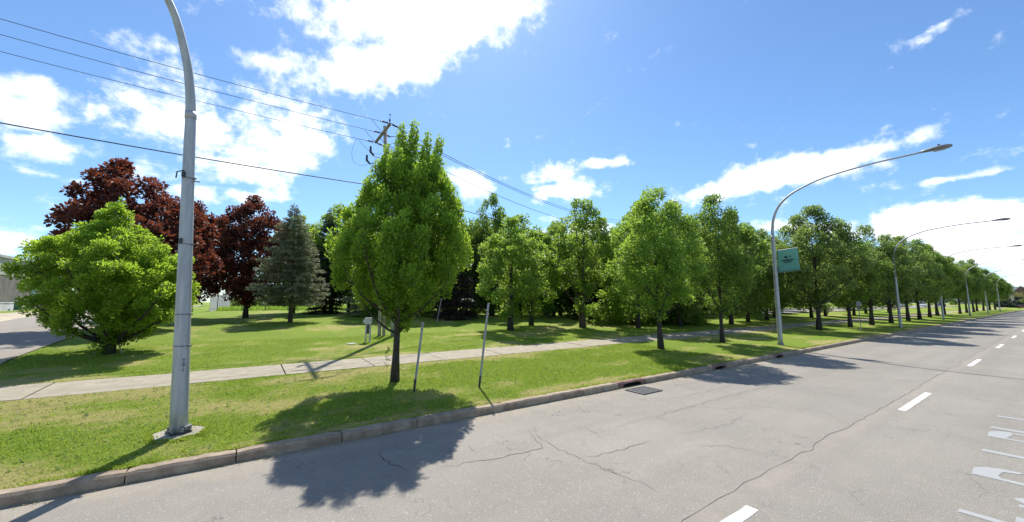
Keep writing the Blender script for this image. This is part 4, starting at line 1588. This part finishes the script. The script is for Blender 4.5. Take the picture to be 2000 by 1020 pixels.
def insul(a, d, n=5):
    mb = MB()
    d = Vector(d).normalized()
    p = Vector(a)
    mb.tube([p, p + d * .55], .012, 5)
    for k in range(n):
        q = p + d * (.14 + k * .07)
        mb.tube([q, q + d * .035], .055, 8)
    q = p + d * .5
    mb.tube([q, q + d * .05], .04, 6)
    mb.build('insulator', 'insulator', up, True)


mids = [A0, ac + Vector((-.14, .05, .02)), A1]
for p in mids:
    insul(p, (-1, -.05, -.02))
    insul(p, (1, .36, -.03))
insul(A0 + Vector((0, .15, .05)), (0, -.1, 1), 2)
# jumper loops
for p in mids:
    pts = []
    for k in range(13):
        t = k / 12
        pts.append(p + Vector((-1.0 + 2.0 * t, .36 * t, -.62 * math.sin(math.pi * t) - .05)))
    MB().tube(pts, .012, 4).build('jumper', 'wire_metal', up)
bz = [A1 + Vector((-1.1, 0, -.02)), A1 + Vector((-1.75, 0, -1.3)), A1 + Vector((-1.2, -.5, -2.5)), UPt(10.6) + Vector((-.6, 0, .1))]
MB().tube([bz[0] * (1 - t) ** 3 + bz[1] * 3 * t * (1 - t) ** 2 + bz[2] * 3 * t * t * (1 - t) + bz[3] * t ** 3 for t in [k / 14 for k in range(15)]], .01, 4).build('jumper', 'wire_metal', up)
# cut-outs on a small bracket below
for k, (dy, dz) in enumerate(((-.1, 0), (.7, -.25))):
    q = UPt(11.0) + Vector((-.15, dy, dz))
    MB().tube([UPt(10.8), q + Vector((-.55, .1, -.1))], .025, 5).build('cutout_bracket', 'insulator', up)
    MB().tube([q + Vector((-.55, .1, -.1)), q + Vector((-.75, .1, .1)), q + Vector((-.75, .1, .42))], [.05, .075, .06], 7).build('cutout', 'insulator', up, True)
MB().tube([UPt(11.6) + Vector((0, -.13, 0)), UPt(11.25) + Vector((0, -.13, 0))], .05, 7).build('bracket', 'insulator', up)

base = Vector((ux, uy, uz))


def wire(label, pts_fn, r, x0, x1, n=36):
    pts = [pts_fn(x0 + (x1 - x0) * k / n) for k in range(n + 1)]
    o = MB().tube(pts, r, 5).build('overhead_wire', 'wire_metal', None, True)
    tag(o, label, 'wire', 'overhead wires')


names = ['topmost overhead wire running left from the near end of the crossarm', 'middle overhead wire running left from the centre of the crossarm',
         'third overhead wire running left from the far end of the crossarm']
for k, p in enumerate(mids):
    w = base + p
    x1 = w.x - .55
    z1 = w.z - .02
    zoff = (.02, .12, .10)[k]
    wire(names[k], lambda x, w=w, z1=z1, x1=x1, zoff=zoff: Vector((x, w.y - .03, z1 + (-.0285 * (x1 - x) + .00247 * (x1 - x) ** 2) * 1.0 + zoff * min(1, (x1 - x) / 6))), .013, x1, -34)
wl = base + UPt(9.07)
wire('thick twisted cable running left from halfway up the utility pole', lambda x: Vector((x, wl.y - .12, 9.06 + .0016 * (x + 1) ** 2 - .06)), .026, wl.x - .1, -30)
c19, s19 = math.cos(R(19.5)), math.sin(R(19.5))
rn = ['upper of the paired wires running down to the right behind the trees', 'lower of the paired wires running down to the right behind the trees', 'single wire running right below the pair']
for k, (sy, za, zb_, zc) in enumerate(((0, 12.75, 12.36, 12.85), (-.15, 12.52, 12.12, 12.55), (1.4, 12.35, 11.75, 12.0))):
    def f(d, sy=sy, za=za, zb_=zb_, zc=zc, p0=base + mids[(0, 1, 2)[k]] + Vector((.55, .2, 0))):
        # parabola through heights at 5, 16 and 29 m from the pole
        z = np.polyval(np.polyfit([5, 16, 28.5], [za, zb_, zc], 2), d)
        q = Vector((6.3 + c19 * d - s19 * sy, 22.3 + s19 * d + c19 * sy, z))
        t = min(1, d / 5)
        st = Vector((p0.x, p0.y, p0.z))
        return st.lerp(q, t) if t < 1 else q
    wire(rn[k], f, .020, 0, 44)
wire('thick twisted cable running right from halfway up the utility pole', lambda d: Vector((wl.x + c19 * d, wl.y + s19 * d, 9.1 - .012 * d + .0005 * d * d)), .026, .1, 40)

# short wooden stub beside it and a guard board
st = empty('pole_stub', (6.30, 21.65, lawn_z(6.3, 21.6)), 0, 'short pair of weathered wooden boards standing beside the grey pole', 'wooden stub')
MB().box((-.08, .05, .85), (.17, .06, 1.8), HEAD - math.pi / 2).build('board', 'pole_wood', st)
MB().box((.12, -.09, .95), (.15, .07, 2.0), HEAD - math.pi / 2).build('board', 'pole_wood', st)
# grey cabinet on two legs
pd = empty('utility_pedestal', (5.04, 19.48, lawn_z(5, 19.5)), HEAD - math.pi / 2, 'small grey meter box on two legs in the grass by the pavement', 'utility box')
MB().box((0, 0, 1.02), (.30, .18, .30), 0, .02).build('box', 'box_grey', pd)
MB().box((-.19, 0, .98), (.08, .10, .16), 0, .01).build('side_box', 'box_grey', pd)
for s in (-.1, .1):
    MB().box((s, 0, .42), (.07, .05, .90)).build('leg', 'box_grey', pd)
MB().box((0, -.0, .6), (.10, .03, .42)).build('cable_guard', 'dark_iron', pd)
cv = empty('valve_cover', (4.22, 19.12, lawn_z(4.2, 19.1)), 0, 'flat grey cover in the lawn beside the grey meter box', 'cover')
MB().poly([(.22 * math.cos(a), .16 * math.sin(a)) for a in np.linspace(0, 2 * math.pi, 14)[:-1]], -.02, .03).build('lid', 'box_grey', cv)

# thin metal posts
def post(name, b, t, label, sleeve=True):
    x, y = b
    z = zt(y) if y < 16 else lawn_z(x, y)
    g = empty(name, (x, y, z), 0, label, 'post')
    T = Vector((t[0] - x, t[1] - y, t[2]))
    f = Vector((math.cos(HEAD), math.sin(HEAD), 0))
    V, F = [], []
    n = 2
    # U-channel section
    sec = [(-.029, 0), (-.018, .024), (.018, .024), (.029, 0), (.024, -.003), (.014, .019), (-.014, .019), (-.024, -.003)]
    for k in range(n):
        c = T * (k / (n - 1)) if k else Vector((0, 0, -.05))
        for a, d in sec:
            V.append(c + rgt * a + f * d)
    m = len(sec)
    for i in range(m):
        j = (i + 1) % m
        F.append((i, j, m + j, m + i))
    F.append(tuple(range(m - 1, -1, -1)))
    F.append(tuple(m + i for i in range(m)))
    MB().add(V, F).build('channel', 'galvanised', g)
    hl = MB()
    for k in range(int(T.z / .10)):
        c = T * ((k + .5) * .10 / T.z) + f * .018 - f * .0
        hl.tube([c + f * -.002, c + f * .012], .006, 6)
    hl.build('holes', 'hole_shade', g)['kind'] = 'stuff'
    if sleeve:
        c = T * (.30 / T.z)
        MB().tube([Vector((0, 0, -.04)), c], [.031, .031], 6).build('sleeve', 'dark_iron', g)
    MB().tube([T * .90, T * .90 - f * .03 - rgt * .03], .012, 6).build('bolt', 'weathered_steel', g)
    return g


post('sign_post', (3.73, 9.78), (3.73 + .19 * RX, 9.78 + .19 * RY, 1.76), 'leaning bare metal post right next to the flame-shaped tree')
post('sign_post', (5.38, 9.3), (5.38 + .24 * RX, 9.3 + .24 * RY, 2.27), 'taller bare metal post standing alone between the kerb and the pavement')
post('sign_post', (12.13, 27.5), (12.13 + .36 * RX, 27.5 + .36 * RY, 1.88), 'pale bare metal post on the lawn in front of the dark brownish spruce', False)
sg = post('sign_post', (39.63, 9.37), (39.6, 9.37, 2.4), 'small roadside sign on a thin post in the verge past the banner lamp post', False)
MB().box((0, 0, 2.15), (.03, .30, .36), 0).build('sign_panel', 'plate_pale', sg)

# ------------------------------------------------------------------ left background
fw = empty('board_fence', (-3.0, 54.2, lawn_z(-3, 54)), 0, 'pale vertical board fence receding behind the crimson maple', 'fence')
bme = None
for k in range(26):
    b = MB()
    if bme is None:
        b.box((0, 0, .95), (.04, .30, 1.9))
        bme = mesh_from('board', b.V, b.F, 'fence_white')
    t = k / 25
    link('board', bme, fw, (1.5 * t + .02 * (k % 2), 9.0 * t, -.05 * 0), (0, 0, -.16))
cf = empty('wire_fence', (-2.4, 55.0, lawn_z(-2, 55)), 0, 'wire mesh fence with thin steel posts across the back of the lawn', 'fence')
pme = MB().tube([(0, 0, -.05), (0, 0, 1.75)], .035, 6)
pme = mesh_from('post', pme.V, pme.F, 'dark_iron')
for k in range(7):
    link('post', pme, cf, (k * 2.3, -.2 * k, 0))
MB().tube([(0, 0, 1.7), (13.8, -1.2, 1.7)], .022, 5).build('top_rail', 'dark_iron', cf)
mw = MB()
for k in range(70):
    x = k * .2
    mw.tube([(x, -.087 * x, 0), (x + .6, -.087 * x - .05, 1.68)], .006, 3)
    mw.tube([(x + .6, -.087 * x - .05, 0), (x, -.087 * x, 1.68)], .006, 3)
mw.build('mesh', 'dark_iron', cf)['kind'] = 'stuff'
rg9 = np.random.default_rng(9)
n9 = 9000
P9 = np.stack([rg9.uniform(-2.5, 14, n9), rg9.uniform(55.4, 62, n9), np.full(n9, 1.42)], 1)
Q9 = leaf_quads(P9, np.tile([0, 0, 1.6], (n9, 1)), rg9, .55, .05, .1, 0)
tag(link('tall_grass', quad_mesh('tall_grass', Q9, rg9.uniform(.2, 1, n9), 'leaf_lime')), kind='stuff')


bd = empty('warehouse', (-25, 74, 1.5), 0, 'grey warehouse with a pale upper wall at the left edge beyond the side street', 'building')
MB().box((-8, 5, 2.1), (16, 42, 4.4)).build('wall', 'wall_grey', bd)
MB().box((-8, 5, 5.4), (16.06, 42.06, 2.2)).build('upper_wall', 'wall_light', bd)
MB().box((-8, 5, 6.65), (16.6, 42.6, .3)).build('roof', 'roof_grey', bd)
lf = empty('low_wall', (-22.6, 66, 1.45), 0, 'low white wall in front of the grey warehouse', 'wall')
MB().box((0, 0, .45), (.3, 17, .9)).build('wall', 'fence_white', lf)
MB().box((0, 0, .97), (.4, 17.1, .12)).build('coping', 'fence_white', lf)
bi = empty('waste_bin', (-21.6, 70, 1.5), .3, 'green wheeled bin at the end of the low white wall', 'bin')
MB().box((0, 0, .55), (.6, .62, 1.0)).build('body', 'bin_green', bi)
MB().box((0, 0, 1.09), (.68, .7, .08), 0, .03).build('lid', 'bin_green', bi)
for s in (-.27, .27):
    MB().tube([(s - .03, -.34, .1), (s + .03, -.34, .1)], .1, 8).build('wheel', 'tyre', bi)
bp_ = empty('blue_post', (-21.3, 72.5, 1.5), 0, 'pale blue post behind the green bin', 'post')
MB().box((0, 0, 1.3), (.28, .28, 2.6), 0, .04).build('shaft', 'pale_blue', bp_)
MB().box((0, 0, 2.7), (.5, .5, .2), 0, .05).build('cap', 'pale_blue', bp_)


def car(loc, rz, mat, label, group='parked cars in the distance'):
    g = empty('parked_car', loc, rz, label, 'car', group)
    # side profile swept across the width
    pr = [(-2.1, .35), (-2.15, .75), (-1.9, .95), (-1.3, 1.0), (1.0, 1.0), (1.75, .88), (2.12, .72), (2.15, .35)]
    V = [(x, -.85, z) for x, z in pr] + [(x, .85, z) for x, z in pr]
    n = len(pr)
    F = [tuple(range(n)), tuple(range(2 * n - 1, n - 1, -1))] + [(i, (i + 1) % n, (i + 1) % n + n, i + n)[::-1] for i in range(n)]
    MB().add(V, F).build('body', mat, g)
    pr = [(-1.6, .99), (-1.15, 1.42), (.25, 1.45), (1.0, .99)]
    V = [(x, -.72 if z > 1.2 else -.8, z) for x, z in pr] + [(x, .72 if z > 1.2 else .8, z) for x, z in pr]
    F = [(0, 1, 2, 3), (7, 6, 5, 4), (0, 4, 5, 1), (1, 5, 6, 2), (2, 6, 7, 3)]
    MB().add(V, F).build('cabin_glass', 'window_glass', g)
    MB().box((-.45, 0, 1.46), (1.35, 1.36, .05), 0, .02).build('roof', mat, g)
    w = MB().tube([(0, -.1, 0), (0, .1, 0)], .32, 14)
    w = mesh_from('wheel', w.V, w.F, 'tyre')
    for sx in (-1.35, 1.35):
        for sy in (-.8, .8):
            link('wheel', w, g, (sx, sy, .32))
    return g


car((-9.6, 92, 1.53), 1.0, 'car_blue', 'dark blue car parked far behind the trunk of the middle crimson maple')
car((205, 26, .85), .3, 'car_blue', 'dark blue car far off between the last kerbside trunks')
car((180, 27, .9), .3, 'car_white', 'white car far off between the last kerbside trunks')
car((165, 29, .95), .3, 'car_white', 'white car far off behind the kerbside row, left of the dark blue one')
car((232, 9.6, .15), 0, 'car_red', 'small dark red car at the far end of the avenue by the right edge')
# distant parking area seen under the crowns
sheet('car_park', [60, 120, 240], [24, 28, 33], lambda x, y: zt(y) + .09, 'side_asphalt')

# far end of the avenue
hd = MB()
hedge = broadleaf(91, [(0, 3.0), (1.0, 3.6), (2.2, 3.2), (3.2, 1.6)], 90, .9, .8, 60, 'needle_dark', (.4, .25), .1, .2, 1.5, 8, 'bark_dark', lobes=.2)
place_tree('hedge', (245, 12.6, .2), hedge, 'long dark clipped hedge at the far end of the avenue', None, 1.57, (1.0, 1.2, .75), 'hedge')
FAR = [(330, 19.5, 14, 7, 9, 'wall_cream', 'roof_grey', 'cream house far off at the end of the avenue, under the hill'),
       (345, 13.5, 16, 5, 11, 'wall_yellow', 'roof_red', 'yellow building with a red roof far off at the end of the avenue'),
       (360, 30, 14, 14, 8, 'wall_light', 'roof_red', 'pale building with a red roof behind the end of the kerbside row'),
       (300, 9.2, 14, 4, 10, 'wall_grey', 'roof_red', 'grey building with a red roof at the right edge far off')]
for x, y, dx_, dy_, h, wm, rm, lab in FAR:
    b = empty('house', (x, y, -.05), 0, lab, 'house')
    MB().box((0, 0, h * .35), (dx_, dy_, h * .7)).build('wall', wm, b)
    z0, z1 = h * .7, h
    V = [(-dx_ / 2 - .3, -dy_ / 2 - .3, z0), (dx_ / 2 + .3, -dy_ / 2 - .3, z0), (dx_ / 2 + .3, dy_ / 2 + .3, z0), (-dx_ / 2 - .3, dy_ / 2 + .3, z0), (-dx_ / 2 - .3, 0, z1), (dx_ / 2 + .3, 0, z1)]
    MB().add(V, [(0, 3, 2, 1), (0, 1, 5, 4), (2, 3, 4, 5), (0, 4, 3), (1, 2, 5)]).build('roof', rm, b)
    for k in range(3):
        MB().box((-dx_ / 2 - .03, -dy_ / 3 + k * dy_ / 3, h * .4), (.06, 1.5, 1.6)).build('window', 'window_glass', b)
for k, (x, y) in enumerate(((275, 21), (285, 32), (262, 16.4), (290, 11.2))):
    place_tree('distant_tree', (x, y, 0), WT[k % 5], 'small tree at the far end of the avenue, %s' % ('left of the hedge', 'behind the last kerbside tree', 'beside the hedge', 'in front of the yellow building')[k], 'trees at the far end of the avenue', k, .42)
